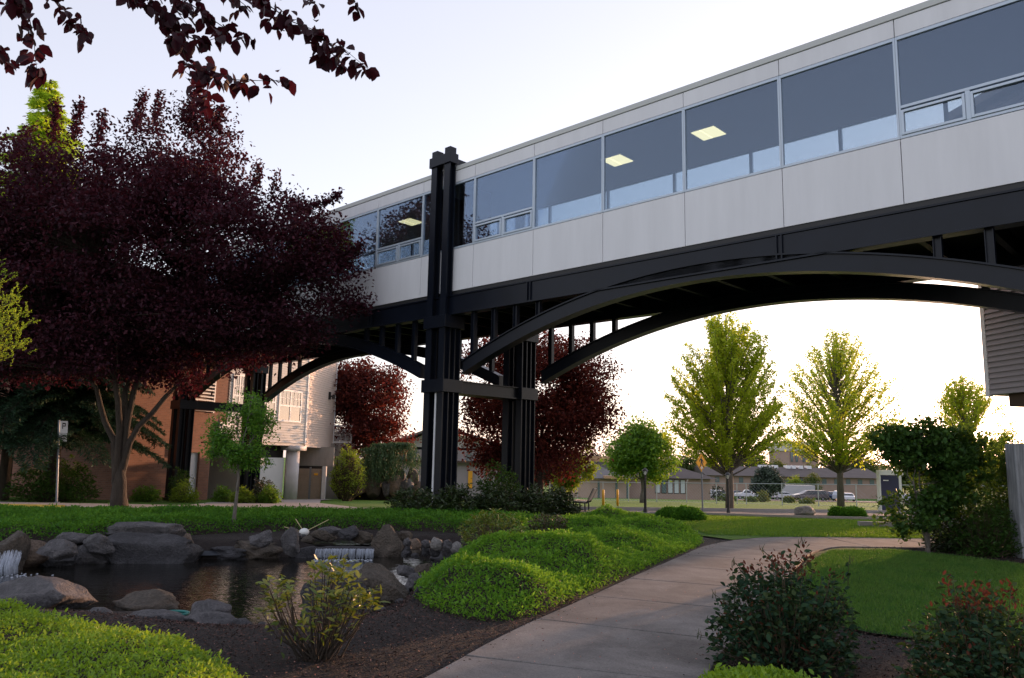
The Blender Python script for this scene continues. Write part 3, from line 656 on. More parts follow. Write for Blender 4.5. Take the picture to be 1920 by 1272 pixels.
# pond equipment
p = G(325, 1152, WZ + .02)
b = MB(); cc = []
for i in range(33): t = 2 * math.pi * i / 32; cc.append((p.x + .17 * math.cos(t), p.y + .13 * math.sin(t), WZ + .03))
b.tube(cc, .018, 6, cap=False); b.tube([(p.x - .17, p.y, WZ + .03), (p.x - .22, p.y - .02, WZ + .06)], .012, 5)
b.tube([(p.x, p.y, WZ - .05), (p.x, p.y, WZ + .008)], [.15, .15], 20)
r = b.build('pond_skimmer', 'teal', None, True); tag(r, 'round teal pond skimmer floating between the grey rocks', 'skimmer')
t = thing('pond_float', 'white ball float with thin bamboo sticks on the rocks above the pond', 'float', at(570, 1003, 16.0))
L = t.location; V0, F0 = ico(3); b = MB(); b.add(V0 * np.array([.1, .1, .08]) + np.array(L + Vector((0, 0, .05))), F0); b.build('ball', 'float_white', t, True)
b = MB(); b.add(V0 * np.array([.07, .07, .06]) + np.array(L + Vector((0, -.05, -.03))), F0); b.build('dark_underside', 'black', t, True)  # black lump under the ball, its dark underside
for e in [(-.42, .14), (-.2, .3), (.47, .3), (-.3, -.02)]:
    b = MB(); b.tube([L + Vector((0, 0, .05)), L + Vector((e[0], .05, e[1]))], .008, 5); b.build('stick', 'bamboo', t)
# ------------------------------------------------------------------ skybridge
O = G(826, 967); B = Fr((O.x, O.y, 0), YAW)
bridge = thing('skybridge', 'long enclosed pedestrian bridge on dark steel arches and towers crossing above the garden', 'bridge', B.P(0, 1.9, 0))
J = [-.71 + 2.27 * k for k in range(-8, 10)]                          # joints along the bridge
S0, S1 = J[0], J[-1]
n0, n1 = .28, 3.62
for n_a, n_b, sgn in ((n0, n0 + .05, -1), (n1 - .05, n1, 1)):
    b = MB()
    for a, c in zip(J[:-1], J[1:]): b.fb(B, a + .007, c - .007, n_a, n_b, 6.30, 7.535)
    b.build('lower_cladding', 'cladding', bridge, bevel=.006)
    b = MB()
    for a, c in zip(J[:-1], J[1:]): b.fb(B, a + .007, c - .007, n_a, n_b, 9.565, 9.915)
    b.build('upper_cladding', 'cladding', bridge, bevel=.006)
    b = MB(); b.fb(B, S0, S1, n_a - .02, n_b + .02, 9.925, 10.06); b.build('coping', 'coping', bridge, bevel=.01)
b = MB(); b.fb(B, S0, S1, n0 + .06, n1 - .06, 9.56, 10.0); b.build('roof_deck', 'coping', bridge)
b = MB(); b.fb(B, S0, S1, n0 + .075, n0 + .16, 6.25, 7.53); b.fb(B, S0, S1, n1 - .16, n1 - .075, 6.25, 7.53); b.build('inner_wall', 'interior', bridge)
b = MB(); b.fb(B, S0, S1, n0 + .02, n0 + .07, 6.17, 6.30); b.fb(B, S0, S1, n1 - .07, n1 - .02, 6.17, 6.30); b.build('reveal', 'reveal', bridge)
b = MB(); b.fb(B, S0, S1, n0 + .165, n1 - .165, 6.62, 6.70); b.build('floor', 'interior_floor', bridge)
b = MB(); b.fb(B, S0, S1, n0 + .10, n1 - .10, 6.10, 6.24); b.build('deck', 'deck', bridge)
b = MB(); b.fb(B, S0, S1, n0 + .10, n1 - .10, 9.50, 9.55); b.build('ceiling', 'interior', bridge)
b = MB()
for a in J:
    for d in (0, 1.135): b.fb(B, a + d - .06, a + d + .06, n0 + .14, n1 - .14, 5.78, 6.09)
b.build('cross_beam', 'steel_dark', bridge)
# girders
def girder(nc, name='girder'):
    b = MB(); b.fb(B, S0, S1, nc - .10, nc + .10, 5.63, 6.12); b.fb(B, S0, S1, nc - .15, nc + .15, 5.585, 5.628); b.fb(B, S0, S1, nc - .13, nc + .13, 6.122, 6.165)
    for s in (-14.3, -9.74, -2.97, 3.84, 10.6): b.fb(B, s - .05, s - .02, nc - .145, nc + .145, 5.629, 6.121); b.fb(B, s + .06, s + .09, nc - .145, nc + .145, 5.629, 6.121)
    return b.build(name, 'steel', bridge, bevel=.004)
girder(.30); girder(3.62)
TW = [-16.25, .47, 17.15]
def zarch(u): return 5.46 - .0292 * u * u
def arch(c, nc, lo, hi):
    N_ = 44; b = MB(); ss = np.linspace(lo, hi, N_ + 1)
    def ring(off0, off1, w):
        vs = []
        for s in ss:
            z = zarch(s - c); vs += [B.P(s, nc - w, z + off0), B.P(s, nc + w, z + off0), B.P(s, nc + w, z + off1), B.P(s, nc - w, z + off1)]
        fs = [(i * 4 + j, i * 4 + (j + 1) % 4, (i + 1) * 4 + (j + 1) % 4, (i + 1) * 4 + j) for i in range(N_) for j in range(4)] + [(3, 2, 1, 0), tuple(N_ * 4 + j for j in range(4))]
        b.add(vs, fs)
    ring(.0, .035, .15); ring(.036, .345, .10); ring(.346, .38, .15)
    return b.build('arch', 'steel', bridge)
for c in (-7.9, 8.75):
    h = 7.45 if c < 0 else 7.4
    for nc in (.30, 3.60): arch(c, nc, c - 7.45, c + 7.4)
for tc in TW:
    for sg in (-1, 1):
        for k in range(4):
            s = tc + sg * (1.28 + .8 * k)
            if not (S0 < s < 14.5 + 3): continue
            c = -7.9 if s < .4 else 8.75
            zt = zarch(s - c) + .38
            if zt > 5.57 or s > 17 or s < -16: continue
            for nc in (.30, 3.60):
                b = MB(); b.fb(B, s - .055, s + .055, nc - .012, nc + .012, zt - .03, 5.60)
                b.fb(B, s - .07, s - .055, nc - .06, nc + .06, zt - .03, 5.60); b.fb(B, s + .055, s + .07, nc - .06, nc + .06, zt - .03, 5.60)
                b.build('strut', 'steel', bridge)
# windows
awn = {k for k in range(len(J) - 1) if abs((J[k] + 2.98) % 11.35) < .1 or abs((J[k] + 2.98) % 11.35 - 11.35) < .1 or abs((J[k] - 1.56) % 11.35) < .1 or abs((J[k] - 1.56) % 11.35 - 11.35) < .1}
awn = {k for k in range(len(J) - 1) if min(abs(J[k] - q) for q in (-2.98, 1.56, -14.33, 12.9)) < .1}
for side in (0, 1):
    na, nb = (n0 - .005, n0 + .07) if side == 0 else (n1 - .07, n1 + .005)
    nm = (na + nb) / 2
    for k in range(len(J) - 1):
        a, c = J[k], J[k + 1]; f = MB(); w = .04
        f.fb(B, a + .002, a + w, na, nb, 7.545, 9.555); f.fb(B, c - w, c - .002, na, nb, 7.545, 9.555)
        f.fb(B, a + w, c - w, na, nb, 7.545, 7.60); f.fb(B, a + w, c - w, na, nb, 9.49, 9.555)
        if k in awn:
            f.fb(B, a + w, c - w, na, nb, 8.13, 8.185)
            m_ = (a + c) / 2
            f.fb(B, m_ - .04, m_ + .04, na, nb, 7.60, 8.13)
            for p0, p1 in ((a + w, m_ - .04), (m_ + .04, c - w)):
                f.fb(B, p0 + .003, p0 + .05, na - .02, nb - .02, 7.605, 8.09); f.fb(B, p1 - .05, p1 - .003, na - .02, nb - .02, 7.605, 8.09)
                f.fb(B, p0 + .05, p1 - .05, na - .02, nb - .02, 7.605, 7.655); f.fb(B, p0 + .05, p1 - .05, na - .02, nb - .02, 8.04, 8.09)
        fr = f.build('window', 'frame', bridge, bevel=.004)
        g = MB(); g.fb(B, a + w - .01, c - w + .01, nm - .006, nm + .006, 7.59, 9.5); g.build('pane', 'bridge_glass' if side == 0 else 'far_glass', fr)
def clight(s, n):
    b = MB(); b.fb(B, s - .33, s + .33, n - .33, n + .33, 9.475, 9.498); o = b.build('ceiling_light', 'light_trim', bridge)
    b = MB(); b.fb(B, s - .30, s - .06, n - .30, n + .30, 9.462, 9.474); b.fb(B, s + .06, s + .30, n - .30, n + .30, 9.462, 9.474); b.fb(B, s - .055, s + .055, n - .30, n + .30, 9.466, 9.473)
    b.build('diffuser', 'light_panel', o)
for s in (-7.33, -4.62, 3.97, 12.2): clight(s, 1.76)
b = MB()
b.fb(B, -.15, .0, .5, 1.5, 6.72, 9.49); b.fb(B, 1.0, 1.15, .5, 1.5, 6.72, 9.49)
b.build('partition', 'brown_panel', bridge)
# towers: two legs of four columns each
def tower(tc):
    s0, s1 = tc - .39, tc + .42
    zb = T(*B.P(tc, 0, 0)[:2])
    b = MB(); b.fb(B, s0 + .1, s1 - .1, .72, 3.18, 3.42, 3.72); b.fb(B, s0 + .04, s1 - .04, .72, 3.18, 3.721, 3.75); b.fb(B, s0 + .04, s1 - .04, .72, 3.18, 3.385, 3.419)
    o = b.build('tower', 'steel', bridge)
    b = MB(); b.fb(B, s0 + .1, s1 - .1, .29, 3.61, 10.12, 10.34); b.build('cap_beam', 'steel', o)
    for na, nb in ((-.05, .71), (3.19, 3.95)):
        for q0, q1 in ((3.385, 3.75), (5.22, 5.575)): b = MB(); b.fb(B, s0 - .07, s1 + .07, na, nb, q0, q1); b.build('collar', 'steel', o, bevel=.006)
        b = MB(); b.fb(B, s0 - .05, s1 + .05, na - .03, nb + .03, zb - .3, zb + .12); b.build('base_plate', 'steel', o)
    for na, nb in ((-.05, .28), (3.62, 3.95)): b = MB(); b.fb(B, s0 - .06, s1 + .06, na, nb, 10.10, 10.40); b.build('cap', 'steel', o, bevel=.006)
    w = .24; tf = .035
    for nbase, top in ((0, 1), (.40, 0), (3.26, 0), (3.66, 1)):
        for sb in (s0, s1 - w):
            z1 = 10.60 if top else 5.9
            for (q0, q1) in ((zb, 3.384), (3.751, 5.219), (5.576, 10.099), (10.401, 10.6)):
                if q1 > z1 + .01: q1 = z1
                if q0 >= q1: continue
                c = MB()
                if q0 > 10.3: c.fb(B, sb, sb + w, nbase, nbase + w, q0, q1)
                else:
                    c.fb(B, sb, sb + w, nbase, nbase + tf, q0, q1); c.fb(B, sb, sb + w, nbase + w - tf, nbase + w, q0, q1)
                    c.fb(B, sb + w / 2 - .012, sb + w / 2 + .012, nbase + tf, nbase + w - tf, q0, q1)
                c.build('column', 'steel', o)
    return o
for tc in TW: tower(tc)
b = MB(); b.tube([B.P(.47, .10, -.1), B.P(.47, .10, 3.38)], .035, 8); b.build('white_tube', 'white_trim', bridge)  # slim white upright between the columns of the middle tower
# chairs glimpsed in the bay windows
def chair(s, n, lab):
    t = thing('chair', lab, 'chair', B.P(s, n, 6.70), 'chairs inside the bridge')
    b = MB()
    b.fb(B, s - .22, s + .22, n, n + .42, 7.14, 7.18); b.build('seat', 'chair_metal', t)
    b = MB(); b.tube([B.P(s - .2, n - .0, 7.15), B.P(s - .2, n - .03, 7.80), B.P(s + .2, n - .03, 7.80), B.P(s + .2, n, 7.15)], .014, 5); b.build('backrest', 'chair_metal', t)
    for a, c in ((-.2, 0), (.2, 0), (-.2, .42), (.2, .42)): b = MB(); b.tube([B.P(s + a, n + c, 7.15), B.P(s + a, n + c, 6.70)], .013, 5); b.build('leg', 'chair_metal', t)
chair(-2.5, .85, 'chair seen through the left small awning pane just right of the tower'); chair(-1.5, .85, 'chair seen through the awning panes next to the tower, nearer to the tower')
chair(2.3, .85, 'chair seen behind the awning window left of the tower, right one'); chair(3.1, .85, 'chair seen behind the awning window left of the tower, left one')
chair(-12.5, .85, 'chair seen through the biggest awning window at the right edge, left one'); chair(-13.1, .85, 'chair seen through the biggest awning window at the right edge, right one')

# ------------------------------------------------------------------ left building
def uvbox(F, a0, a1, b0, b1, z0, z1):
    return None
def wall_uv(name, m, parent, quads):
    """quads: list of (p0, p1, p2, p3) corners, UV in metres"""
    me = bpy.data.meshes.new(name); vs = []; fs = []; uv = []
    org = parent_origin(parent)
    for q in quads:
        i = len(vs); vs += [tuple(Vector(p) - org) for p in q]; fs.append((i, i + 1, i + 2, i + 3))
        h = (Vector(q[1]) - Vector(q[0])); L = h.length; Hh = (Vector(q[3]) - Vector(q[0])).length
        uv += [(0, 0), (L, 0), (L, Hh), (0, Hh)]
    me.from_pydata(vs, [], fs); me.uv_layers.new(name='UVMap')
    for k, c in enumerate(uv): me.uv_layers[0].data[k].uv = c
    me.materials.append(MATS[m]); o = bpy.data.objects.new(name, me); COL.objects.link(o)
    if parent: o.parent = parent
    return o
def brick_box(name, F, a0, a1, b0, b1, z0, z1, parent, m='brick'):
    P = F.P
    c = [P(a0, b0, z0), P(a1, b0, z0), P(a1, b1, z0), P(a0, b1, z0)]; t = [p + Vector((0, 0, z1 - z0)) for p in c]
    q = [(c[i], c[(i + 1) % 4], t[(i + 1) % 4], t[i]) for i in range(4)] + [(t[0], t[1], t[2], t[3])]
    return wall_uv(name, m, parent, q)
def siding(b, F, a0, a1, bf, z0, z1, sgn=1, pitch=.13, thick=.2):
    """lapped boards on the face b = bf (outer side at +b if sgn > 0)"""
    z = z0
    while z < z1 - 1e-3:
        ze = min(z + pitch, z1)
        o0 = .040 * sgn; o1 = .004 * sgn; back = -thick * sgn
        vs = [F.P(a0, bf + o0, z), F.P(a1, bf + o0, z), F.P(a1, bf + o1, ze), F.P(a0, bf + o1, ze), F.P(a0, bf + back, z), F.P(a1, bf + back, z), F.P(a1, bf + back, ze), F.P(a0, bf + back, ze)]
        fs = [(0, 1, 2, 3), (5, 4, 7, 6), (1, 5, 6, 2), (4, 0, 3, 7), (4, 5, 1, 0), (3, 2, 6, 7)]
        b.add(vs, fs); z = ze
LBo = Vector((-11.9, 42.0, 0)); LB = Fr(LBo, -math.atan2(.4, .917))   # a runs to the right and away; b faces right
# Fr.b = (cos, sin) of yaw -> (.917,-.4)
house = thing('brick_house', 'two storey brick and siding building with garage columns behind the left bridge tower', 'building', (-14, 38, -.8))
zg = -1.2
brick_box('brick_wall', LB, -10.3, -7.15, -8, 0, zg, 9, house); brick_box('brick_wall', LB, -5.95, -5.3, -8, 0, zg, 1.995, house)
brick_box('brick_wall', LB, -7.15, -5.95, -8, 0, 1.55, 2.05, house); brick_box('brick_wall', LB, -7.15, -4.4, -8, -.003, 2.05, 9, house)
b = MB(); b.fb(LB, -7.15, -5.95, -1, -.12, zg, 1.55); o = b.build('door', 'white_door', house); b = MB(); b.fb(LB, -6.15, -6.05, -.12, -.06, .35, .42); b.build('handle', 'galv', o)
b = MB(); siding(b, LB, -4.4, 1.55, 0, 2.15, 9); b.build('siding_wall', 'siding_grey', house)
b = MB(); b.fb(LB, -4.4, 1.55, -8, -.21, 2.15, 9); b.fb(LB, -5.3, 1.55, -8, -.03, 2.0, 2.148); b.build('wall_core', 'siding_grey', house)
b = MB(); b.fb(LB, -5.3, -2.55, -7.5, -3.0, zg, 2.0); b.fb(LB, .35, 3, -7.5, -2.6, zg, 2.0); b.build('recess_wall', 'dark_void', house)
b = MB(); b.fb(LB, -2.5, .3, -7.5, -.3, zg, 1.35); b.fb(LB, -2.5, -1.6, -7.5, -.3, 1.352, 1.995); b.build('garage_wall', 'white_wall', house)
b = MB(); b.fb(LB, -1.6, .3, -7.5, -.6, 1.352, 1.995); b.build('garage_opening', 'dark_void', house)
P2o = LB.P(1.55, 0, 0); LC = Fr((P2o.x, P2o.y, 0), -.07)
b = MB(); siding(b, LC, .06, 5.2, 0, 1.95, 9); b.build('siding_wall', 'siding_sunlit', house)
b = MB(); b.fb(LC, .06, 5.2, -6, -.21, 1.95, 9); b.build('wall_core', 'siding_sunlit', house)
b = MB(); b.fb(LB, 1.5, 1.6, -.05, .06, 2.1, 9); b.build('corner_trim', 'white_trim', house)
b = MB(); b.fb(LC, 5.2, 5.3, -.1, .06, 1.93, 9); b.build('corner_trim', 'white_trim', house)
b = MB(); b.fb(LB, -10.42, -10.30, .0, .10, 3.4, 5.6); b.build('downspout', 'white_trim', house)
brick_box('brick_wall', Fr(LB.P(-10.3, -8, 0), 0), .0, .3, -10, 0, zg, 9, house)
def lwin(a0, a1, z0, z1, grid=(2, 2)):
    b = MB(); w = .09
    b.fb(LB, a0, a0 + w, .0, .07, z0, z1); b.fb(LB, a1 - w, a1, .0, .07, z0, z1); b.fb(LB, a0 + w, a1 - w, .0, .07, z0, z0 + w); b.fb(LB, a0 + w, a1 - w, .0, .07, z1 - w, z1)
    m_ = (a0 + a1) / 2; b.fb(LB, m_ - .04, m_ + .04, .0, .068, z0 + w, z1 - w); zm = (z0 + z1) / 2; b.fb(LB, a0 + w, a1 - w, .0, .066, zm - .04, zm + .04)
    for k in (1, 2, 4, 5): s_ = a0 + (a1 - a0) * k / 6; b.fb(LB, s_ - .015, s_ + .015, .045, .06, zm + .04, z1 - w)
    b.fb(LB, a0 + w, a1 - w, .045, .06, zm + (z1 - zm) * .45, zm + (z1 - zm) * .45 + .03)
    f = b.build('window', 'white_trim', house); g = MB(); g.fb(LB, a0 + w, a1 - w, .03, .042, z0 + w, z1 - w); g.build('pane', 'house_glass', f)
lwin(-.8, 1.05, 3.25, 4.95); lwin(-2.3, -1.05, 3.4, 5.0); lwin(-4.2, -3.3, 3.3, 5.4); lwin(-4.3, -3.2, 6.6, 8.2); lwin(-.8, 1.05, 6.6, 8.2)
b = MB()
for k in range(11): z = 3.5 + k * .16; b.obox(LB.P(-6.75, .01, z), LB.a * 1.3, LB.b * .12 + Vector((0, 0, -.05)), Vector((0, 0, .05)))
b.fb(LB, -6.85, -6.75, .0, .12, 3.4, 5.3); b.fb(LB, -5.45, -5.38, .0, .12, 3.4, 5.3); b.build('louvre', 'white_trim', house)
b = MB(); b.fb(LB, -4.95, -4.2, .04, .10, 2.35, 3.0); b.build('wall_panel', 'sign_white', house)
b = MB(); b.fb(LB, -7.45, -7.15, .005, .16, 1.35, 1.85); b.build('meter_box', 'sign_white', house)
b = MB(); q = LC.P(3.9, .1, 5.0); b.obox(LC.P(3.8, .03, 4.85), LC.a * .2, LC.b * .1, Vector((0, 0, .45))); b.tube([LC.P(3.9, .1, 5.05), LC.P(3.9, .32, 5.05)], .04, 6); b.tube([LC.P(3.9, .32, 5.15), LC.P(3.9, .32, 4.9)], [.07, .11], 8); b.build('wall_lamp', 'dark_void', house)
# round column with cap
c0 = LB.P(.75, -.1, 0); b = MB(); b.tube([(c0.x, c0.y, zg), (c0.x, c0.y, 1.75)], .36, 24); b.obox(LB.P(.3, -.55, 1.752), LB.a * .95, LB.b * .95, Vector((0, 0, .245))); b.build('round_column', 'concrete_white', house, True)
b = MB(); b.fb(LB, -10.6, 1.9, -8.3, .35, 9.003, 9.2); b.build('roof', 'roof_grey', house)
b = MB(); b.fb(LC, .4, 5.6, -6, .35, 9.01, 9.19); b.build('roof', 'roof_grey', house)
# balcony
bal = []
X0, Xe, Yb = -11.15, -9.75, 48.6
b = MB(); b.box(X0, Xe, Yb, Yb + 1.2, 2.28, 2.38); o = b.build('balcony', 'white_trim', house)
b = MB(); b.box(X0, Xe, Yb, Yb + .05, 3.30, 3.38); b.box(X0, Xe, Yb, Yb + .05, 3.08, 3.12)
for k in range(19): x = X0 + (Xe - X0) * k / 18; b.box(x - .014, x + .014, Yb + .01, Yb + .04, 2.38, 3.08)
for x in (X0 + .0, X0 + .25, Xe - .05): b.box(x, x + .05, Yb - .002, Yb + .05, 2.38, 3.30)
b.build('railing', 'white_trim', o)
# concrete retaining wall and the gates
t = MB(); t.obox((-11.6, 48.2, -1.6), (2.05, .35, 0), (-.05, .3, 0), (0, 0, 3.85)); o = t.build('retaining_wall', 'concrete'); tag(o, 'stained concrete retaining wall below the white railing', 'wall')
gate = thing('gate', 'pair of tan slatted gates with grey metal frames under the siding corner', 'gate', (-12, 45.5, -1.1))
gx0, gx1 = -12.05, -10.85
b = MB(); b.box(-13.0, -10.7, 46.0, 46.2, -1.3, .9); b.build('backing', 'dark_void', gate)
for k, (xa, xb_) in enumerate(((gx0, gx0 + .62), (gx0 + .72, gx1 + .12))):
    b = MB(); b.box(xa, xb_, 45.5, 45.54, -1.0, .75)
    for q in range(14): z = -.95 + q * .12; b.box(xa + .03, xb_ - .03, 45.47, 45.498, z, z + .085)
    o = b.build('gate_leaf', 'gate_tan', gate)
    b = MB(); b.box(xb_ + .002, xb_ + .05, 45.44, 45.5, -1.1, .85); b.box(xa - .05, xa - .002, 45.44, 45.5, -1.1, .85); b.build('gate_post', 'galv_dark', gate)
b = MB(); b.box(gx0 + .9, gx0 + 1.12, 45.43, 45.465, .38, .5); b.build('warning_plate', 'bollard_yellow', gate)
b = MB(); b.box(-10.66, -10.45, 45.3, 45.5, -1.2, .9); tag(b.build('gate_pier', 'concrete_white'), 'narrow white pier at the right of the tan gates', 'pier')
b = MB(); b.box(-12.4, -10.3, 46.3, 46.6, .9, 2.0); tag(b.build('concrete_lintel', 'concrete'), 'short concrete wall piece above the tan gates', 'wall')

# ------------------------------------------------------------------ right building and post
RB = Fr((10.35, 17.0, 0), math.radians(10.8))                        # a runs away from the camera
rb = thing('siding_house', 'grey siding building overhanging at the right edge beyond the bridge arch', 'building', (12, 14, 3.2))
b = MB(); siding(b, RB, -9, -.11, 0, 3.13, 9.5, -1, .118, .2); b.build('siding_wall', 'siding_dark', rb)
b = MB(); b.fb(RB, -9, -.02, .21, 8, 3.13, 9.5); b.fb(RB, -.015, .06, .05, 8, 3.13, 9.5); b.build('wall_core', 'siding_dark', rb)
b = MB(); b.fb(RB, -.11, .0, -.035, .05, 3.10, 9.5); b.build('corner_trim', 'white_trim', rb)
b = MB(); b.fb(RB, -9, -.45, .12, .5, 2.86, 3.128); b.fb(RB, -9, -.2, .502, 8, 3.0, 3.128); b.build('soffit_beam', 'brown_panel', rb)
b = MB(); b.fb(RB, -9.3, .3, -.3, 8.3, 9.503, 9.7); b.build('roof', 'roof_grey', rb)
b = MB(); p = GT(1912, 1048); b.box(p.x + .06, p.x + .36, p.y, p.y + .3, p.z - .2, 2.02); tag(b.build('grey_post', 'wood_grey', bevel=.02), 'weathered grey square post at the right edge beside the dark hedge', 'post')
# ------------------------------------------------------------------ street furniture
def street_sign():
    p = GT(106, 945); p.z -= 0; t = thing('parking_sign', 'grey steel post with small white parking sign by the yellow kerb', 'sign', p)
    b = MB(); top = p + Vector((-.20, 0, 2.72)); b.tube([p, top], .035, 8); b.tube([p, p + Vector((0, 0, .06))], [.11, .08], 10); b.build('pole', 'galv_dark', t)
    d = Vector((.87, .5, 0)) * .17; up = Vector((-.07, 0, 1))
    c = p + Vector((-.13, -.05, 2.0))
    for z0, h, nm in ((.02, .26, 'time_plate'), (.29, .40, 'sign_plate')):
        b = MB(); b.obox(c + Vector((0, 0, z0)) + d * .1, d * 1.9 * .7, Vector((-.01, .017, 0)), up * h); o = b.build(nm, 'sign_white', t)
        b = MB(); q = c + Vector((0, 0, z0)) + d * .1 + Vector((.004, -.007, 0))
        for f0, f1, g0, g1 in ([(.25, .8, .3, .42), (.25, .8, .6, .72)] if h < .3 else [(.3, .4, .35, .85), (.4, .7, .75, .85), (.4, .7, .55, .63), (.65, .75, .58, .82)]):
            b.obox(q + d * 1.33 * f0 + up * h * g0, d * 1.33 * (f1 - f0), Vector((.004, -.007, 0)) * -.3, up * h * (g1 - g0))
        b.build('lettering', 'black', o)
street_sign()
def ped_sign():
    Y = 31.0; p = at(1317.5, 958, Y); t = thing('pedestrian_sign', 'yellow diamond pedestrian crossing sign on a grey post by the road', 'sign', p)
    k = Y / FPX; zc = p.z + (958 - 870.5) * k
    b = MB(); b.tube([p, (p.x - .02, p.y, zc + .35)], .032, 8); b.build('pole', 'galv_dark', t)
    c = Vector((p.x - .03, p.y - .045, zc)); hw, hh = 12.8 * k, 17.3 * k
    ax = Vector((hw * .98, .18, 0))
    def poly(pts, y0, y1, m, nm, par):
        b = MB(); n = len(pts); f_ = [c + ax * x + Vector((0, 0, hh * z)) + Vector((0, -y0, 0)) for x, z in pts]; g_ = [q + Vector((0, y0 - y1, 0)) for q in f_]
        b.add(f_ + g_, [tuple(range(n)), tuple(range(n, 2 * n))[::-1]] + [(i, i + n, (i + 1) % n + n, (i + 1) % n) for i in range(n)]); return b.build(nm, m, par)
    pl_ = poly([(0, 1), (1, 0), (0, -1), (-1, 0)], .0, -.006, 'sign_yellow', 'sign_plate', t)
    for P_ in ([(0, .92), (.92, 0), (.88, 0), (0, .88)], [(0, .92), (0, .88), (-.88, 0), (-.92, 0)], [(0, -.92), (0, -.88), (.88, 0), (.92, 0)], [(0, -.92), (-.92, 0), (-.88, 0), (0, -.88)]):
        poly(P_, .004, .002, 'black', 'border', pl_)
    fig = [[(-.10, .60), (-.02, .68), (.08, .60), (.04, .48), (-.06, .48)],
           [(-.14, .44), (.14, .44), (.20, -.02), (-.12, -.02)], [(.12, .42), (.36, .16), (.42, -.04), (.34, -.06), (.26, .10), (.10, .26)],
           [(-.14, .42), (-.40, .24), (-.36, .06), (-.28, .08), (-.30, .20), (-.10, .28)],
           [(.04, 0), (.20, 0), (.34, -.28), (.44, -.52), (.32, -.54), (.20, -.28)], [(-.12, 0), (.04, 0), (-.02, -.26), (-.26, -.56), (-.38, -.50), (-.16, -.24)]]
    for i, P_ in enumerate(fig): poly(P_, .0045 + i * .0004, .002, 'black', 'walking_figure', pl_)
    b = MB(); b.tube([c + Vector((.0, -.02, -hh * .55)), c + Vector((0, -.012, -hh * .55))], .05, 10); b.build('sticker', 'sign_white', pl_)
ped_sign()
def lamp(u, v, Y, hpx, lab, m='black'):
    p = at(u, v, Y); h = hpx * Y / FPX; t = thing('path_lamp', lab, 'lamp', p, 'path lamps')
    b = MB(); b.tube([p, p + Vector((0, 0, h * .84))], [.05, .04], 10); b.tube([p, p + Vector((0, 0, .12))], [.075, .06], 10); b.build('post', m, t)
    b = MB(); z = h * .84; b.tube([p + Vector((0, 0, z)), p + Vector((0, 0, z + h * .085))], [.05, .085], 8); b.build('lantern_glass', 'blind', t)
    b = MB(); b.tube([p + Vector((0, 0, z + h * .086)), p + Vector((0, 0, z + h * .12)), p + Vector((0, 0, z + h * .16))], [.115, .08, .01], 8)
    for a in range(4): q = Vector((math.cos(a * 1.57 + .6), math.sin(a * 1.57 + .6), 0)); b.tube([p + q * .052 + Vector((0, 0, z)), p + q * .09 + Vector((0, 0, z + h * .086))], .008, 4)
    b.build('lantern_cap', 'black', t)
lamp(1210, 961, 27.0, 81, 'black post lamp on the lawn edge between bench and pedestrian sign')
lamp(1366, 962, 29.0, 74, 'dark post lamp standing right in front of the first maple trunk')
for u, lab in ((1131, 'yellow bollard nearer to the bench'), (1158, 'yellow bollard farther from the bench')):
    p = at(u, 947, 42); b = MB(); b.tube([p - Vector((0, 0, .1)), p + Vector((0, 0, .76)), p + Vector((0, 0, .80))], [.062, .062, .04], 12); tag(b.build('bollard', 'bollard_yellow', smooth=True), lab, 'bollard', 'yellow bollards')
def bench():
    k = 28 / FPX; p = at(1096, 962, 28.0); t = thing('park_bench', 'black framed park bench with slatted back on the lawn by the road', 'bench', p)
    ax = Vector((.22, .975, 0)); fx = Vector((-.74, .0, 0))            # ax along the bench, fx to the front
    def q(a, f, z): return p + ax * a + fx * f + Vector((0, 0, z))
    L_ = 1.15
    for a in (0.05, L_ - .05):
        b = MB(); b.tube([q(a, .42, 0), q(a, .42, .36)], .028, 6); b.tube([q(a, -.02, 0), q(a, .0, .36)], .028, 6)
        b.tube([q(a, .58, .37), q(a, -.1, .34), q(a, -.42, .84)], .032, 6); b.build('frame', 'black', t)
    b = MB()
    for k_ in range(6): f = .52 - k_ * .11; b.obox(q(0, f, .385 - (.52 - f) * .05), ax * L_, fx * .085, Vector((0, 0, .022)))
    b.build('seat', 'bench_slat', t)
    b = MB()
    for k_ in range(6): s_ = k_ / 6; b.obox(q(0, -.14 - .28 * s_, .42 + .42 * s_), ax * L_, Vector((.035, 0, .06)), Vector((.018, 0, -.01)))
    b.build('backrest', 'bench_slat', t)
bench()
def monument():
    Y = 44; k = Y / FPX; p = at(1672, 950, Y); t = thing('sign_pylon', 'navy blue sign pylon with white edges and cap partly behind the dark maple', 'sign', p)
    w = 36 * k; h = 66 * k; ax = Vector((1, .15, 0))
    b = MB(); b.obox(p + Vector((-w / 2, 0, -.3)), ax * w, Vector((-.04, .25, 0)), Vector((0, 0, h * .86 + .3))); b.build('panel', 'navy', t)
    b = MB(); b.obox(p + Vector((-w / 2 - .06, -.02, -.3)), ax * .055, Vector((-.04, .3, 0)), Vector((0, 0, h + .3))); b.obox(p + Vector((w / 2 + .003, .15, -.3)), ax * .16, Vector((-.04, .3, 0)), Vector((0, 0, h * .86 + .3)))
    b.obox(p + Vector((-w / 2, -.03, h * .863)), ax * (w + .28), Vector((-.04, .32, 0)), Vector((0, 0, h * .137))); b.build('frame', 'sign_white', t)
    b = MB(); b.obox(p + Vector((-w * .38, .0 - .01 + .018 * 0, h * .70)), ax * w * .3, Vector((0, -.004, 0)), Vector((0, 0, .05))); b.build('lettering', 'sign_white', t)
monument()
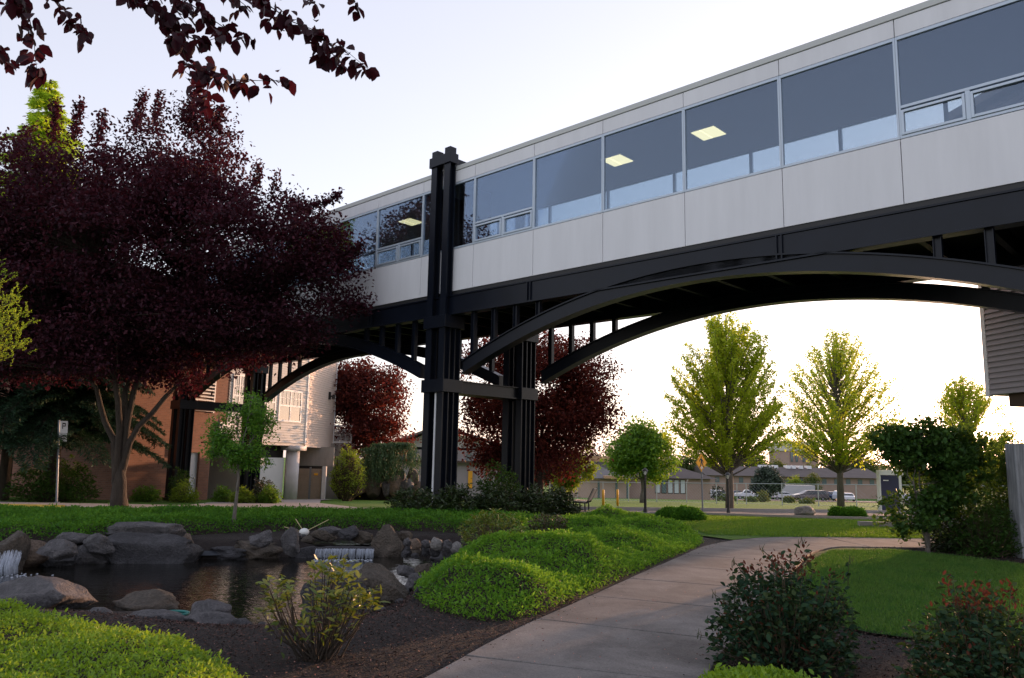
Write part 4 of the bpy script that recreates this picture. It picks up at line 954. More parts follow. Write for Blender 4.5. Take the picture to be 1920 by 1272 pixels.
# chain link fence
def fence():
    A = [(1010, 72), (1640, 54.5)]
    t = thing('chain_link_fence', 'long galvanised chain link fence between lawn and parking lot', 'fence', GY(1300, 62))
    def pt(u):
        q = (u - A[0][0]) / (A[1][0] - A[0][0]); iy = (1 / A[0][1]) * (1 - q) + (1 / A[1][1]) * q; Y = 1 / iy; return GY(u, Y)
    us = [1035, 1086, 1133, 1180, 1232, 1287, 1342, 1380, 1397, 1463, 1530, 1568, 1600, 1640, 1680, 1720, 1760, 1800, 1850, 1900, 1960]
    us = [u for u in us]
    P = [pt(u) for u in us]; h = 1.55
    for i, p in enumerate(P):
        b = MB(); b.tube([p - Vector((0, 0, .2)), p + Vector((0, 0, h + .05))], .035, 6)
        if i in (4, 5): b.tube([p + Vector((0, 0, h)), p + Vector((.12, 0, h + .28))], .025, 5)
        b.build('post', 'galv', t)
    b = MB(); b.tube([p + Vector((0, 0, h)) for p in P], .026, 5); b.build('top_rail', 'galv', t)
    b = MB(); b.tube([p + Vector((0, 0, .08)) for p in P], .008, 4)
    for a, c in zip(P[:-1], P[1:]):
        d = c - a; L_ = d.length; n = int(L_ / .24)
        for j in range(n):
            x0 = j / n; x1 = min(1, x0 + h / L_)
            z1 = h if x1 < 1 else h * (1 - x0) * L_ / h
            b.tube([a + d * x0 + Vector((0, 0, .02)), a + d * x1 + Vector((0, 0, z1))], .004, 3, cap=False); b.tube([a + d * (1 - x0) + Vector((0, 0, .02)), a + d * (1 - x1) + Vector((0, 0, z1))], .004, 3, cap=False)
    b.build('mesh', 'galv', t)
fence()

# ------------------------------------------------------------------ parking lot
def car(u, Y, L_, hgt, m, yaw, lab, style='sedan'):
    p = GY(u, Y); p.z += .06; t = thing('parked_car', lab, 'car', p, 'cars in the distant parking lot')
    F = Fr(p, yaw)                                                  # a is the long axis
    W = 1.8
    if style == 'sedan': prof = [(-.5, .30), (-.5, .62), (-.46, .68), (-.30, .72), (-.16, 1.0), (.12, 1.0), (.30, .70), (.46, .64), (.5, .5), (.5, .30)]; gl = [(-.27, .735), (-.155, .96), (.11, .96), (.265, .735)]
    elif style == 'van': prof = [(-.5, .25), (-.5, .62), (-.46, .95), (-.40, 1.0), (.10, 1.0), (.28, .66), (.47, .55), (.5, .42), (.5, .25)]; gl = [(-.44, .62), (-.40, .94), (.09, .94), (.24, .64)]
    else: prof = [(-.5, .3), (-.5, .62), (-.12, .62), (-.08, 1.0), (.14, 1.0), (.24, .66), (.48, .60), (.5, .3)]; gl = [(-.065, .66), (-.05, .95), (.13, .95), (.205, .68)]
    b = MB(); n = len(prof)
    def sec(pr, inset, w0):
        return [F.P(x * L_, sgn_w, z * hgt) for x, z in pr for sgn_w in ()]
    def half(z): return W / 2 * (1 if z < .7 else 1 - .28 * (z - .7) / .3)
    A_ = [F.P(x * L_, -half(z), z * hgt) for x, z in prof]; C_ = [F.P(x * L_, half(z), z * hgt) for x, z in prof]
    b.add(A_ + C_, [tuple(range(n))[::-1], tuple(range(n, 2 * n))] + [(i, (i + 1) % n, (i + 1) % n + n, i + n) for i in range(n)])
    o = b.build('body', m, t, bevel=.05)
    b = MB()
    for s_ in (-1, 1):
        q = [F.P(x * L_, s_ * (half(z) + .012), z * hgt) for x, z in gl]
        q2 = [F.P(x * L_, s_ * (half(z) - .02), z * hgt) for x, z in gl]; b.add(q + q2, [(0, 1, 2, 3), (7, 6, 5, 4), (0, 4, 5, 1), (1, 5, 6, 2), (2, 6, 7, 3), (3, 7, 4, 0)])
    for (x0, z0), (x1, z1) in (((gl[3][0] + .03, gl[3][1]), (gl[2][0] + .02, gl[2][1])), ((gl[0][0] - .03, gl[0][1]), (gl[1][0] - .02, gl[1][1]))):
        b.add([F.P(x0 * L_, -half(z0) * .9, z0 * hgt + .01), F.P(x0 * L_, half(z0) * .9, z0 * hgt + .01), F.P(x1 * L_, half(z1) * .9, z1 * hgt + .01), F.P(x1 * L_, -half(z1) * .9, z1 * hgt + .01)], [(0, 1, 2, 3)])
    b.build('windows', 'car_glass', t)
    for x in (-.31, .31):
        for s_ in (-1, 1):
            b = MB(); b.tube([F.P(x * L_, s_ * (W / 2 - .2), .31), F.P(x * L_, s_ * (W / 2 + .012), .31)], .31, 14); w = b.build('wheel', 'tyre', t)
            b = MB(); b.tube([F.P(x * L_, s_ * (W / 2), .31), F.P(x * L_, s_ * (W / 2 + .025), .31)], .18, 10); b.build('rim', 'hub', w)
YW = -math.pi / 2
car(1464, 146, 4.9, 1.42, 'car_white', YW + .15, 'white sedan left of the dark minivan in the parking lot')
car(1514, 140, 6.3, 1.75, 'car_tan', math.pi / 2 + .1, 'large dark minivan in the parking lot in front of the trailer', 'van')
car(1556, 142, 4.6, 1.6, 'car_blue', YW + 1.0, 'dark blue car right behind the minivan')
car(1568, 138, 4.7, 1.75, 'car_silver', YW + 1.1, 'silver white sport utility left of the second maple trunk', 'van')
car(1545, 158, 4.7, 1.6, 'car_silver', YW + .3, 'silver car in the back row above the blue car')
car(1565, 165, 4.8, 1.7, 'car_white', YW + .2, 'white car in the back row behind the silver sport utility', 'van')
car(1402, 150, 5.4, 1.7, 'car_white', math.pi / 2 - .2, 'white pickup between the first maple and the silvery tree', 'pickup')
car(1340, 162, 4.8, 1.7, 'car_silver', YW + .5, 'pale van right beside the end of the low brown building', 'van')
car(1378, 168, 4.6, 1.6, 'car_blue', YW + .3, 'blue car behind the first maple trunk')
car(1345, 140, 4.6, 1.4, 'car_white', YW + .2, 'white sedan behind the small shrub near the low brown building')
car(1585, 130, 4.5, 1.35, 'car_white', YW + 1.2, 'white sedan right behind the second maple trunk')
car(1690, 140, 4.6, 1.45, 'car_silver', YW + .4, 'silver sedan glimpsed through the dark maple, left one')
car(1765, 136, 4.6, 1.4, 'car_white', YW + .2, 'white sedan glimpsed between the dark maple and the shrubs')
car(1880, 135, 4.6, 1.4, 'car_white', YW + .3, 'white car seen beside the dark hedge')
p = GY(1493, 152); t = thing('box_trailer', 'long grey box trailer behind the parked cars', 'trailer', p)
b = MB(); b.obox(p + Vector((-3.7, 0, .9)), (7.2, .6, 0), (-.2, 2.4, 0), (0, 0, 1.9)); b.build('box', 'trailer', t, bevel=.03)
b = MB(); b.obox(p + Vector((-3.7, .2, .55)), (7.2, .6, 0), (-.2, 1.8, 0), (0, 0, .34)); b.build('chassis', 'tyre', t)
for x in (-2.6, -1.7, 2.5): b = MB(); b.tube([p + Vector((x, .1, .45)), p + Vector((x, 2.2, .45))], .45, 12); b.build('wheel', 'tyre', t)

# ------------------------------------------------------------------ far buildings
def hip_roof(b, x0, x1, y0, y1, z0, z1, ov=.8, hip=6):
    x0 -= ov; x1 += ov; y0 -= ov; y1 += ov; ym = (y0 + y1) / 2
    b.add([(x0, y0, z0), (x1, y0, z0), (x1, y1, z0), (x0, y1, z0), (x0 + hip, ym, z1), (x1 - hip, ym, z1)], [(0, 1, 5, 4), (1, 2, 5), (2, 3, 4, 5), (3, 0, 4), (3, 2, 1, 0)])
def low_house():
    Y = 106; k = Y / FPX; X = lambda u: (u - 960) * k; zb = T(0, Y) - .2
    t = thing('low_brown_house', 'long low building with brown hip roof and pinkish brown walls beyond the fence', 'building', (X(1200), Y + 6, zb))
    ze = zb + 2.95
    b = MB(); b.box(X(1178), X(1331), Y, Y + 14, zb, ze); b.build('wall', 'wall_pinkbrown', t)
    b = MB(); b.box(X(1064), X(1177.8), Y - 2, Y + 14, zb, ze - .15); b.build('wall', 'wall_tan', t)
    b = MB(); hip_roof(b, X(1130), X(1331), Y, Y + 14, ze + .02, ze + 2.7, .9, 8); b.build('roof', 'roof_brown', t)
    b = MB(); hip_roof(b, X(1062), X(1172), Y - 2, Y + 14, ze - .12, ze + 2.3, .9, 6); b.build('roof', 'roof_grey', t)
    b = MB(); b.box(X(1085), X(1160), Y + 5, Y + 9, ze + 1.9, ze + 2.75); b.build('ridge_box', 'fascia_sunlit', t)
    b = MB(); b.box(X(1130), X(1166), Y - 4.2, Y - 2, ze - .1, ze + .25); b.build('canopy', 'fascia_sunlit', t)
    b = MB(); b.box(X(1262), X(1272), Y + 5, Y + 7, ze + 2, ze + 3.4); b.build('chimney', 'wall_pinkbrown', t)
    for k_ in range(5):
        b = MB(); xa = X(1229 + k_ * 11.6); b.box(xa, xa + 9.6 * k, Y - .06, Y + .05, zb + .95, ze - .12); o = b.build('window', 'black', t)
        b = MB(); b.box(xa + .07, xa + 9.6 * k - .07, Y - .085, Y - .065, zb + 1.03, ze - .2); b.build('pane', 'blind' if k_ in (0, 2, 3, 4) else 'glass_shop', o)
    for u in (1120, 1152, 1172): b = MB(); b.box(X(u), X(u + 4), Y - 2.06, Y - 1.95, zb + .3, ze - .5); b.build('window', 'glass_shop', t)
    b = MB(); b.box(X(1088), X(1108), Y - 2.07, Y - 1.96, zb, ze - .6); b.build('garage_door', 'wall_tan', t)
low_house()
def far_block():
    Y = 190; k = Y / FPX; X = lambda u: (u - 960) * k; h = lambda v: 1.6 + (868 - v) * k
    t = thing('long_brown_building', 'long low brown roofed building behind the parking lot', 'building', (X(1500), Y, T(0, Y)))
    b = MB(); b.box(X(1330), X(1640), Y, Y + 18, T(0, Y) - 1, h(893)); b.build('wall', 'wall_pinkbrown', t)
    b = MB(); b.add([(X(1320), Y - 1.5, h(893.2)), (X(1650), Y - 1.5, h(893.2)), (X(1650), Y + 8, h(876.5)), (X(1320), Y + 8, h(876.5)), (X(1320), Y + 19, h(893.2)), (X(1650), Y + 19, h(893.2))], [(0, 1, 2, 3), (3, 2, 5, 4), (0, 3, 4), (1, 5, 2), (0, 4, 5, 1)]); b.build('roof', 'roof_brown', t)
    for u in (1440, 1452, 1466, 1490, 1500, 1514, 1530): b = MB(); b.box(X(u), X(u + 7), Y + 6, Y + 8.5, h(879), h(873)); b.build('roof_unit', 'sign_white', t)
    b = MB()
    for u in range(1340, 1640, 22): b.box(X(u), X(u + 8), Y - .1, Y + .1, h(906), h(896))
    b.build('window_band', 'glass_shop', t)
far_block()
def tower_block():
    Y = 260; k = Y / FPX; X = lambda u: (u - 960) * k; h = lambda v: 1.6 + (868 - v) * k
    t = thing('pink_tower_block', 'distant pinkish tower block with tall narrow windows between the maples', 'building', (X(1500), Y, T(0, Y)))
    b = MB(); b.box(X(1478), X(1532), Y, Y + 20, T(0, Y), h(846)); b.build('wall', 'tower_pink', t)
    b = MB(); b.box(X(1476), X(1534), Y - .6, Y + 20.6, h(845.8), h(829)); b.build('parapet', 'tower_light', t)
    for u in (1481, 1490, 1503, 1515): b = MB(); b.box(X(u), X(u + 4), Y - .3, Y + .2, h(866), h(848)); b.build('window', 'glass_shop', t)
tower_block()
def back_house():
    Y = 62; k = Y / FPX; X = lambda u: (u - 960) * k; h = lambda v: 1.6 + (854 - v) * k
    t = thing('dark_roofed_house', 'grey house with shallow gable roof seen between the rockery and the bridge tower', 'building', (X(780), Y, T(0, Y)))
    b = MB(); b.box(X(735), X(960), Y, Y + 12, T(0, Y) - 1, h(838)); b.build('wall', 'siding_dark', t)
    b = MB(); xa, xb2, xm = X(722), X(975), X(830)
    b.add([(xa, Y - 1, h(842)), (xm, Y - 1, h(800)), (xb2, Y - 1, h(842)), (xa, Y + 13, h(842)), (xm, Y + 13, h(800)), (xb2, Y + 13, h(842)), (xa, Y - 1, h(838)), (xm, Y - 1, h(796)), (xb2, Y - 1, h(838)), (xa, Y + 13, h(838)), (xm, Y + 13, h(796)), (xb2, Y + 13, h(838))], [(0, 1, 7, 6), (1, 2, 8, 7), (6, 7, 10, 9), (7, 8, 11, 10), (0, 3, 4, 1), (1, 4, 5, 2), (3, 9, 10, 4), (4, 10, 11, 5), (0, 6, 9, 3), (2, 5, 11, 8)]); b.build('roof', 'roof_grey', t)
    b = MB(); b.add([(xa + .5, Y, h(842.5)), (xb2 - .5, Y, h(842.5)), (xm, Y, h(803))], [(0, 1, 2)]); b.build('gable', 'siding_grey', t)
    b = MB(); b.box(X(750), X(940), Y - .5, Y - .1, h(866), h(862)); b.build('band', 'brown_panel', t)
    for u in (756, 768, 780, 880, 900, 916): b = MB(); b.box(X(u), X(u + 9), Y - .1, Y + .1, h(862), h(846)); b.build('window', 'glass_shop', t)
    for u in (884,): b = MB(); b.box(X(u), X(u + 8), Y - .12, Y - .102, h(912), h(880)); b.build('door', 'bollard_yellow', t)
back_house()
# ------------------------------------------------------------------ vegetation
def pxb(Y, specs):
    """ellipsoids (u, v, ru, rv[, dY, depth radius in m]) measured at depth Y -> world centre, radii"""
    out = []
    for s in specs:
        u, v, ru, rv = s[:4]; dy = s[4] if len(s) > 4 else 0; k = (Y + dy) / FPX; c = at(u, v, Y + dy); rd = s[5] if len(s) > 5 else ru * k
        out.append((np.array(c), np.array([ru * k, rd, rv * k])))
    return out
def sample_blobs(blobs, n, shell=.42, void=None, vs=.7, seed=0):
    vol = np.array([r[0] * r[1] * r[2] for _, r in blobs]) ** .8; vol /= vol.sum(); P = []
    R = np.random.default_rng(seed); c = 0
    while c < n:
        i = R.choice(len(blobs), p=vol); d = R.normal(size=3); d /= np.linalg.norm(d); r = R.uniform() ** shell
        p = blobs[i][0] + blobs[i][1] * d * r
        if void is not None and noise.noise(Vector(p * vs) + Vector((seed, 0, 0))) > void: continue
        P.append(p); c += 1
    return np.array(P)
def limbs_for(b, base, fork, r0, targets, seed, wob=.12, k=9, trunk_bend=0.):
    R = random.Random(seed); nodes = []; radii = []
    base = Vector(base); f = Vector(fork)
    tr = [base + Vector((0, 0, -.15)), base.lerp(f, .25) + Vector((R.uniform(-1, 1) * r0 * .4, 0, 0)), base.lerp(f, .6) + Vector((R.uniform(-1, 1) * r0 * .5, R.uniform(-1, 1) * r0 * .5, 0)), f]
    b.tube(tr, [r0 * 1.35, r0 * 1.05, r0 * .9, r0 * .62], 10)
    rl = r0 * .92 / math.sqrt(max(1, len(targets))) * 1.25
    for t in targets:
        t = Vector(t); d = t - f; lo = min(.55, (f - base).length * .45); sp0 = Vector((d.x, d.y, 0)).normalized() * r0 * .35; pts = [f - Vector((0, 0, lo)) + sp0 * .3, f - Vector((0, 0, lo * .35)) + sp0]
        for i in range(1, k + 1):
            q = i / k; p = f + d * q; p.z = f.z + d.z * (q ** .8); p += Vector((R.uniform(-1, 1), R.uniform(-1, 1), R.uniform(-.5, .5))) * wob * d.length * .25 * math.sin(q * 3.14)
            pts.append(p)
        rr = [rl * 1.35, rl * 1.15] + [max(.012, rl * (1 - .85 * i / k)) for i in range(1, k + 1)]
        b.tube(pts, rr, 7); nodes += pts[2:]; radii += rr[2:]
    return nodes, radii
def twig_tubes(b, nodes, radii, C, rmin=.008, frac=1.0, seed=1, sides=4):
    NN = np.array([n[:] for n in nodes]); R = random.Random(seed)
    for c in C:
        if R.random() > frac: continue
        d = np.linalg.norm(NN - c, axis=1) + np.maximum(0, NN[:, 2] - c[2]) * .7; i = int(d.argmin()); a = Vector(NN[i]); e = Vector(c); m = a.lerp(e, .5) + Vector((R.uniform(-1, 1), R.uniform(-1, 1), R.uniform(-.2, .6))) * (e - a).length * .13
        r = min(radii[i] * .55, max(rmin, (e - a).length * .012)); b.tube([a, m, e], [r, r * .7, r * .3], sides, cap=False)
def cluster_leaves(C, lpc, cr, L, W, simple=False, upb=.2, flat=.7, droop=.15, rad=None):
    n = len(C) * lpc; P = np.repeat(C, lpc, 0) + NR.normal(size=(n, 3)) * (np.array([cr, cr, cr * flat]) if not hasattr(cr, '__len__') else np.repeat(np.array(cr), lpc)[:, None] * np.array([1, 1, flat]))
    D = rdir(n); D[:, 2] += upb; D = unit(D); l = NR.uniform(.65, 1.25, n) * L
    return leaves(P, D, l, l * W, .12, simple=simple, droop=droop)
def crown_tree(name, label, base, fork, r0, blobs, leafm, ncl, lpc, cr, L, W=.55, nlimb=6, bark='bark', group=None, void=.28, vs=.7, seed=1, simple=False, shell=.42, twigs=.6, spikes=(), flat=.7, cat='tree', upb=.2, targets=None):
    t = thing(name, label, cat, Vector(base), group)
    C = sample_blobs(blobs, ncl, shell, void, vs, seed)
    if targets is None:
        R = np.random.default_rng(seed + 5); targets = []
        order = sorted(range(len(blobs)), key=lambda i: -blobs[i][1][0])
        for i in range(nlimb): c, r = blobs[order[i % len(blobs)]]; targets.append(c + r * R.uniform(-.45, .45, 3))
    b = MB(); nodes, radii = limbs_for(b, base, fork, r0, targets, seed)
    twig_tubes(b, nodes, radii, C, .006, twigs, seed)
    extra = []
    for s in spikes:                                                # upright leafy shoots above the outline
        a = Vector(s[0]); e = Vector(s[1]); b.tube([a, a.lerp(e, .5) + Vector((.05, 0, 0)), e], [.02, .012, .004], 4, cap=False)
        for q in range(s[2]): extra += [a.lerp(e, (q + .5 * h_) / s[2])[:] for h_ in (0, 1)]
    b.build('trunk', bark, t, True)
    lst = [cluster_leaves(C, lpc, cr, L, W, simple, upb, flat)]
    if extra: lst.append(cluster_leaves(np.array(extra), max(6, lpc // 3), cr * .35, L, W, simple, .5, 1.))
    V, Q = joinVQ(lst); npmesh('crown', V, Q, leafm, t); return t

# the big purple plum
Yp = 23.2
bp_ = GT(226, 958); bp_ = Vector((at(226, 950, Yp).x, Yp, T(-10, Yp))); kp = Yp / FPX
def A(u, v, dy=0): return at(u, v, Yp + dy)
blobs = pxb(Yp, [(330, 470, 290, 170, 0, 3.6), (320, 350, 170, 115, 0, 2.6), (120, 390, 165, 150, 0, 2.8), (520, 470, 135, 110, .3, 2.2), (605, 535, 80, 80, .5, 1.4), (10, 440, 130, 150, 0, 2.6), (180, 590, 220, 95, 0, 3.2), (440, 610, 175, 62, .3, 2.4), (378, 238, 46, 50, 0, 1.0), (270, 262, 40, 40, 0, 1.0), (590, 430, 60, 40, .5, 1), (560, 620, 60, 30, .5, 1.0), (50, 650, 130, 70, 0, 2.2), (330, 690, 110, 40, .6, 1.6), (200, 670, 130, 45, 0, 2.6), (450, 655, 110, 32, .5, 1.4), (100, 560, 130, 100, 0, 2.6), (300, 600, 200, 80, 0, 3.0)])
sp = [(A(355, 230), A(368, 160), 14), (A(255, 240), A(270, 172), 12), (A(100, 260), A(104, 186), 12), (A(140, 260), A(150, 188), 12), (A(185, 270), A(193, 210), 10), (A(290, 250), A(300, 172), 10), (A(400, 240), A(418, 198), 8), (A(410, 250, .3), A(455, 258, .3), 3), (A(560, 400, .5), A(640, 365, .5), 16), (A(480, 350), A(487, 308), 6), (A(510, 370, .2), A(520, 322, .2), 4), (A(640, 500, .5), A(684, 452, .5), 10), (A(640, 570, .5), A(692, 580, .5), 10), (A(20, 300), A(60, 235), 8), (A(630, 480, .4), A(675, 470, .4), 8)]
crown_tree('plum_tree', 'big multi stemmed purple leaved plum tree on the left in front of the brick house', bp_, at(224, 872, Yp), .21, blobs, 'leaf_plum', 3000, 56, .24, .118, .6, 8, 'bark_purple', 'purple plum trees', void=.13, vs=.8, seed=3, spikes=sp, shell=.40,
           targets=[A(110, 600, -.4), A(180, 480, -1), A(250, 540, .4), A(400, 640, .6), A(330, 420, .8)], twigs=.7)
# two more plums farther off
Y = 50; crown_tree('plum_tree', 'reddish plum tree right of the white railing behind the weeping conifer', GY(690, Y), at(690, 840, Y), .25, pxb(Y, [(615, 760, 50, 95), (655, 735, 45, 60), (705, 760, 68, 70), (690, 820, 82, 45), (640, 800, 40, 70), (735, 720, 18, 40), (680, 700, 30, 35), (625, 720, 30, 60)]), 'leaf_plum_lit', 900, 34, .36, .19, .6, 7, 'bark_purple', 'purple plum trees', void=.22, vs=.6, seed=9)
Y = 30; crown_tree('plum_tree', 'dark plum tree standing behind the right leg of the middle bridge tower', GY(1012, Y), at(1012, 860, Y), .2, pxb(Y, [(1005, 760, 125, 110, 0, 2.2), (1075, 715, 80, 80), (925, 800, 62, 80), (1030, 850, 90, 50), (1100, 770, 62, 60), (1000, 680, 90, 60), (950, 860, 60, 50), (920, 700, 60, 70)]), 'leaf_plum_lit', 1400, 40, .24, .12, .6, 8, 'bark_purple', 'purple plum trees', void=.26, vs=.8, seed=12)
# boughs of the plum overhead, trunk outside the picture on the left
def overhead():
    t = thing('plum_tree', 'purple branches with large leaves hanging in from the top left corner', 'tree', (-4.6, 1.2, 0), 'purple plum trees')
    Yo = 4.0
    paths = [[(215, -90), (262, -20), (315, 35), (340, 85), (352, 125), (372, 160), (388, 200)], [(300, -80), (360, 10), (420, 52), (462, 72), (480, 78)], [(352, 120), (395, 133), (440, 150), (500, 152), (540, 150)], [(440, -80), (490, 0), (545, 40), (585, 55), (612, 78), (645, 92), (690, 130)], [(470, -40), (505, 18), (520, 55)], [(560, -50), (590, 8)], [(650, -40), (668, 12)],
             [(-10, -70), (35, -5), (55, 35), (64, 80), (66, 110), (72, 145)], [(60, -60), (105, 0), (130, 30), (158, 62)], [(-60, 60), (0, 95), (24, 126)], [(330, 60), (380, 80), (410, 70)], [(585, 55), (600, 100), (600, 120)], [(345, 100), (325, 60), (318, 80)], [(380, -60), (440, -5), (462, 12)], [(230, -40), (246, 2)], [(285, -60), (300, -10), (275, 10)], [(612, 78), (622, 100), (640, 120)], [(25, -40), (20, 0), (10, 10)], [(350, 0), (330, 20), (350, 45)]]
    b = MB(); P = []; hub = [Vector((-3.4, 2.6, 4.9)), Vector((-1.9, 3.6, 4.7)), Vector((-.9, 4.2, 4.8))]
    b.tube([(-4.6, 1.2, -.1), (-4.5, 1.3, 1.8), (-4.1, 1.8, 3.6), hub[0]], [.16, .13, .12, .09], 10)
    b.tube([hub[0], hub[1], hub[2]], [.07, .045, .02], 8)
    for i, q in enumerate(paths):
        dy = rnd.uniform(-.25, .25); pts = [at(u, v, Yo + dy + rnd.uniform(-.05, .05)) for u, v in q]
        h = min(hub, key=lambda w: (w - pts[0]).length)
        if q[0][1] < 0: b.tube([h, h.lerp(pts[0], .5) + Vector((0, 0, .1)), pts[0]], [.018, .010, .006], 6)
        n = len(pts); b.tube(pts, [max(.0014, .0042 * (1 - j / n)) for j in range(n)], 5)
        for j in range(n - 1):
            L_ = (pts[j + 1] - pts[j]).length; m = max(2, int(L_ / .022))
            for s in range(m):
                if q[0][1] < -20 and j == 0 and s < m * .3: continue
                dens = 1.4 if i not in (6, 5, 8) else .8
                if noise.noise(Vector((i * 3.1, (j + s / m) * 1.3, 0))) < -.30: continue
                for _ in range(rnd.choice([1, 2, 3, 4])): P.append((pts[j].lerp(pts[j + 1], s / m) + Vector((rnd.gauss(0, .022), rnd.gauss(0, .03), rnd.gauss(0, .022))))[:])
        for _ in range(3): P.append(pts[-1][:])
    b.build('branches', 'bark_purple', t, True)
    P = np.array(P); n = len(P); D = rdir(n) * .8; D[:, 2] -= .75; D = unit(D); l = NR.uniform(.6, 1.1, n) * .074
    V, Q = leaves(P, D, l, l * .74, .2, simple='fine', droop=.15); npmesh('leaves', V, Q, 'leaf_plum_near', t)
overhead()

# young green street tree
Y = 16.4; crown_tree('young_tree', 'slender young green tree behind the pond with a thin pale trunk', at(437, 990, Y), at(449, 870, Y), .035, pxb(Y, [(462, 775, 48, 34, 0, .5), (440, 840, 50, 40, 0, .55), (490, 800, 30, 30, 0, .4), (420, 830, 36, 30, 0, .4), (470, 860, 36, 26, 0, .4), (405, 800, 16, 22, 0, .25), (395, 852, 14, 10, 0, .2), (500, 850, 18, 20, 0, .25), (465, 750, 28, 16, 0, .3)]), 'leaf_young', 420, 20, .07, .058, .55, 8, 'bark_grey', None, void=.22, vs=2.2, seed=5, twigs=.9)

# ascending maples
def maple(label, ub, vb, Y, vtop, vlow, hw, seed, n=130, group='columnar maples', lean=0, L=.15, fine=1.0):
    p = at(ub, vb, Y); p.z = min(p.z, T(p.x, p.y) + .25); k = Y / FPX; R = random.Random(seed); t = thing('columnar_maple', label, 'tree', p, group)
    z = lambda v: at(ub, v, Y).z; zt, zl = z(vtop), z(vlow); Hh = zt - zl; W = hw * k
    b = MB(); top = Vector((p.x + lean, p.y, zt)); r0 = .16 * (Hh / 7)
    tr = [p - Vector((0, 0, .2)), p.lerp(top, .3) + Vector((.05, 0, 0)), p.lerp(top, .6), top]; b.tube(tr, [r0 * 1.2, r0 * .8, r0 * .45, .012], 9)
    prof = lambda q: max(.0, 1 - q ** 2.9) ** .58 * min(1, (q + .10) / .34) ** .7     # half width against height 0..1
    C = []; D0 = []
    for i in range(n):
        q1 = R.uniform(.10, 1.0) ** .85; az = R.uniform(0, 6.283); rr = W * prof(q1) * R.choice([1, 1, .97, .8, .6, .9]) * R.uniform(.9, 1.1) * (1 + .10 * math.sin(3 * az + seed))
        tip = Vector((p.x + lean * q1 + rr * math.cos(az), p.y + rr * math.sin(az), zl + Hh * q1 * R.uniform(.97, 1.03)))
        a0 = max(.0, q1 - R.uniform(.22, .42) * (1 if q1 > .3 else .6)); a = Vector((p.x + lean * a0, p.y, zl - .25 + Hh * a0))
        mid = a.lerp(tip, .5) + Vector((math.cos(az), math.sin(az), 0)) * rr * .13; pts = []
        for j in range(9): s = j / 8; pts.append(a * (1 - s) ** 2 + mid * 2 * s * (1 - s) + tip * s * s)
        b.tube(pts, [max(.006, r0 * .26 * (1 - s / 8.5)) for s in range(9)], 5, cap=False)
        m = int((tip - a).length / .095)
        for j in range(m):
            s = (.34 + .66 * j / m) if rr > W * .3 else (.35 + .65 * j / m); c = a * (1 - s) ** 2 + mid * 2 * s * (1 - s) + tip * s * s
            sp_ = .105 * (1.2 - s * .7); C.append((c + Vector((R.gauss(0, sp_), R.gauss(0, sp_), R.gauss(0, sp_ * .8))))[:])
    b.build('trunk', 'bark_grey' if fine < 1 else 'bark', t, True)
    V, Q = cluster_leaves(np.array(C), int(9 * fine), .055, L, .6, False, .3, 1.1); npmesh('crown', V, Q, 'leaf_maple', t)
maple('tallest egg shaped light green maple in the middle of the far lawn', 1368, 957, 37, 588, 885, 112, 4, 210, L=.125, fine=.8)
maple('looser light green maple right of the tallest one, in front of the navy pylon', 1577, 955, 44, 620, 880, 116, 8, 190, L=.13, fine=.5)
maple('small light green maple behind the dark maple at the right', 1822, 950, 40, 706, 905, 80, 15, 130, L=.12, fine=.65)
Y = 58; crown_tree('round_tree', 'dense round green tree in front of the low brown house', GY(1206, Y), at(1206, 905, Y), .18, pxb(Y, [(1200, 845, 50, 45), (1175, 862, 34, 32), (1232, 858, 34, 36), (1200, 812, 28, 22), (1215, 885, 35, 18), (1180, 885, 26, 16), (1240, 830, 18, 22)]), 'leaf_green', 520, 30, .34, .22, .6, 7, 'bark_grey', None, void=.3, vs=.5, seed=21)
Y = 33; crown_tree('small_maple', 'small yellow green tree left of the bench, under the dark plum', GY(1072, Y), at(1068, 925, Y), .06, pxb(Y, [(1088, 855, 20, 28), (1072, 885, 28, 24), (1095, 880, 20, 20), (1060, 905, 24, 14), (1100, 840, 10, 12)]), 'leaf_yellow', 240, 22, .13, .12, .6, 6, 'bark_grey', None, void=.25, vs=1.2, seed=22)

# dark maple, hedge and shrubs on the right
Y = 14.8; pb_ = GT(1712, 1032); dm = pxb(Y, [(1728, 848, 80, 45, 0, .9), (1742, 900, 62, 50, 0, .8), (1770, 860, 62, 55, .2, .8), (1728, 950, 56, 38, 0, .9), (1760, 920, 60, 40, .2, .8), (1650, 825, 30, 26, 0, .5), (1750, 806, 34, 22, 0, .5), (1690, 815, 26, 18, 0, .4), (1812, 880, 30, 40, .3, .5), (1694, 985, 34, 20, 0, .5), (1800, 830, 34, 30, .3, .5)])
t = crown_tree('dark_maple', 'dark green bushy maple with several grey stems beside the far path', Vector((pb_.x, Y, T(pb_.x, Y))), (pb_.x, Y, .12), .05, dm, 'leaf_dark', 560, 24, .10, .095, .62, 7, 'bark_grey', None, void=.12, vs=1.9, seed=31, targets=[at(u, v, Y + d) for u, v, d in ((1705, 940, 0), (1735, 940, .2), (1712, 900, -.2), (1760, 850, .3), (1690, 840, 0), (1720, 840, 0))], flat=.45)
Y = 15.6; crown_tree('dark_hedge', 'tall dark clipped hedge behind the grey post', GY(1892, Y), GY(1892, Y) + Vector((0, 0, .4)), .06, pxb(Y, [(1888, 860, 30, 42, 0, .6), (1882, 930, 34, 70, 0, .7), (1895, 1000, 36, 50, 0, .7), (1930, 880, 40, 60, 0, .7), (1950, 960, 40, 80, 0, .7)]), 'leaf_dark', 700, 34, .09, .05, .45, 4, 'bark', None, void=None, seed=33, cat='hedge')
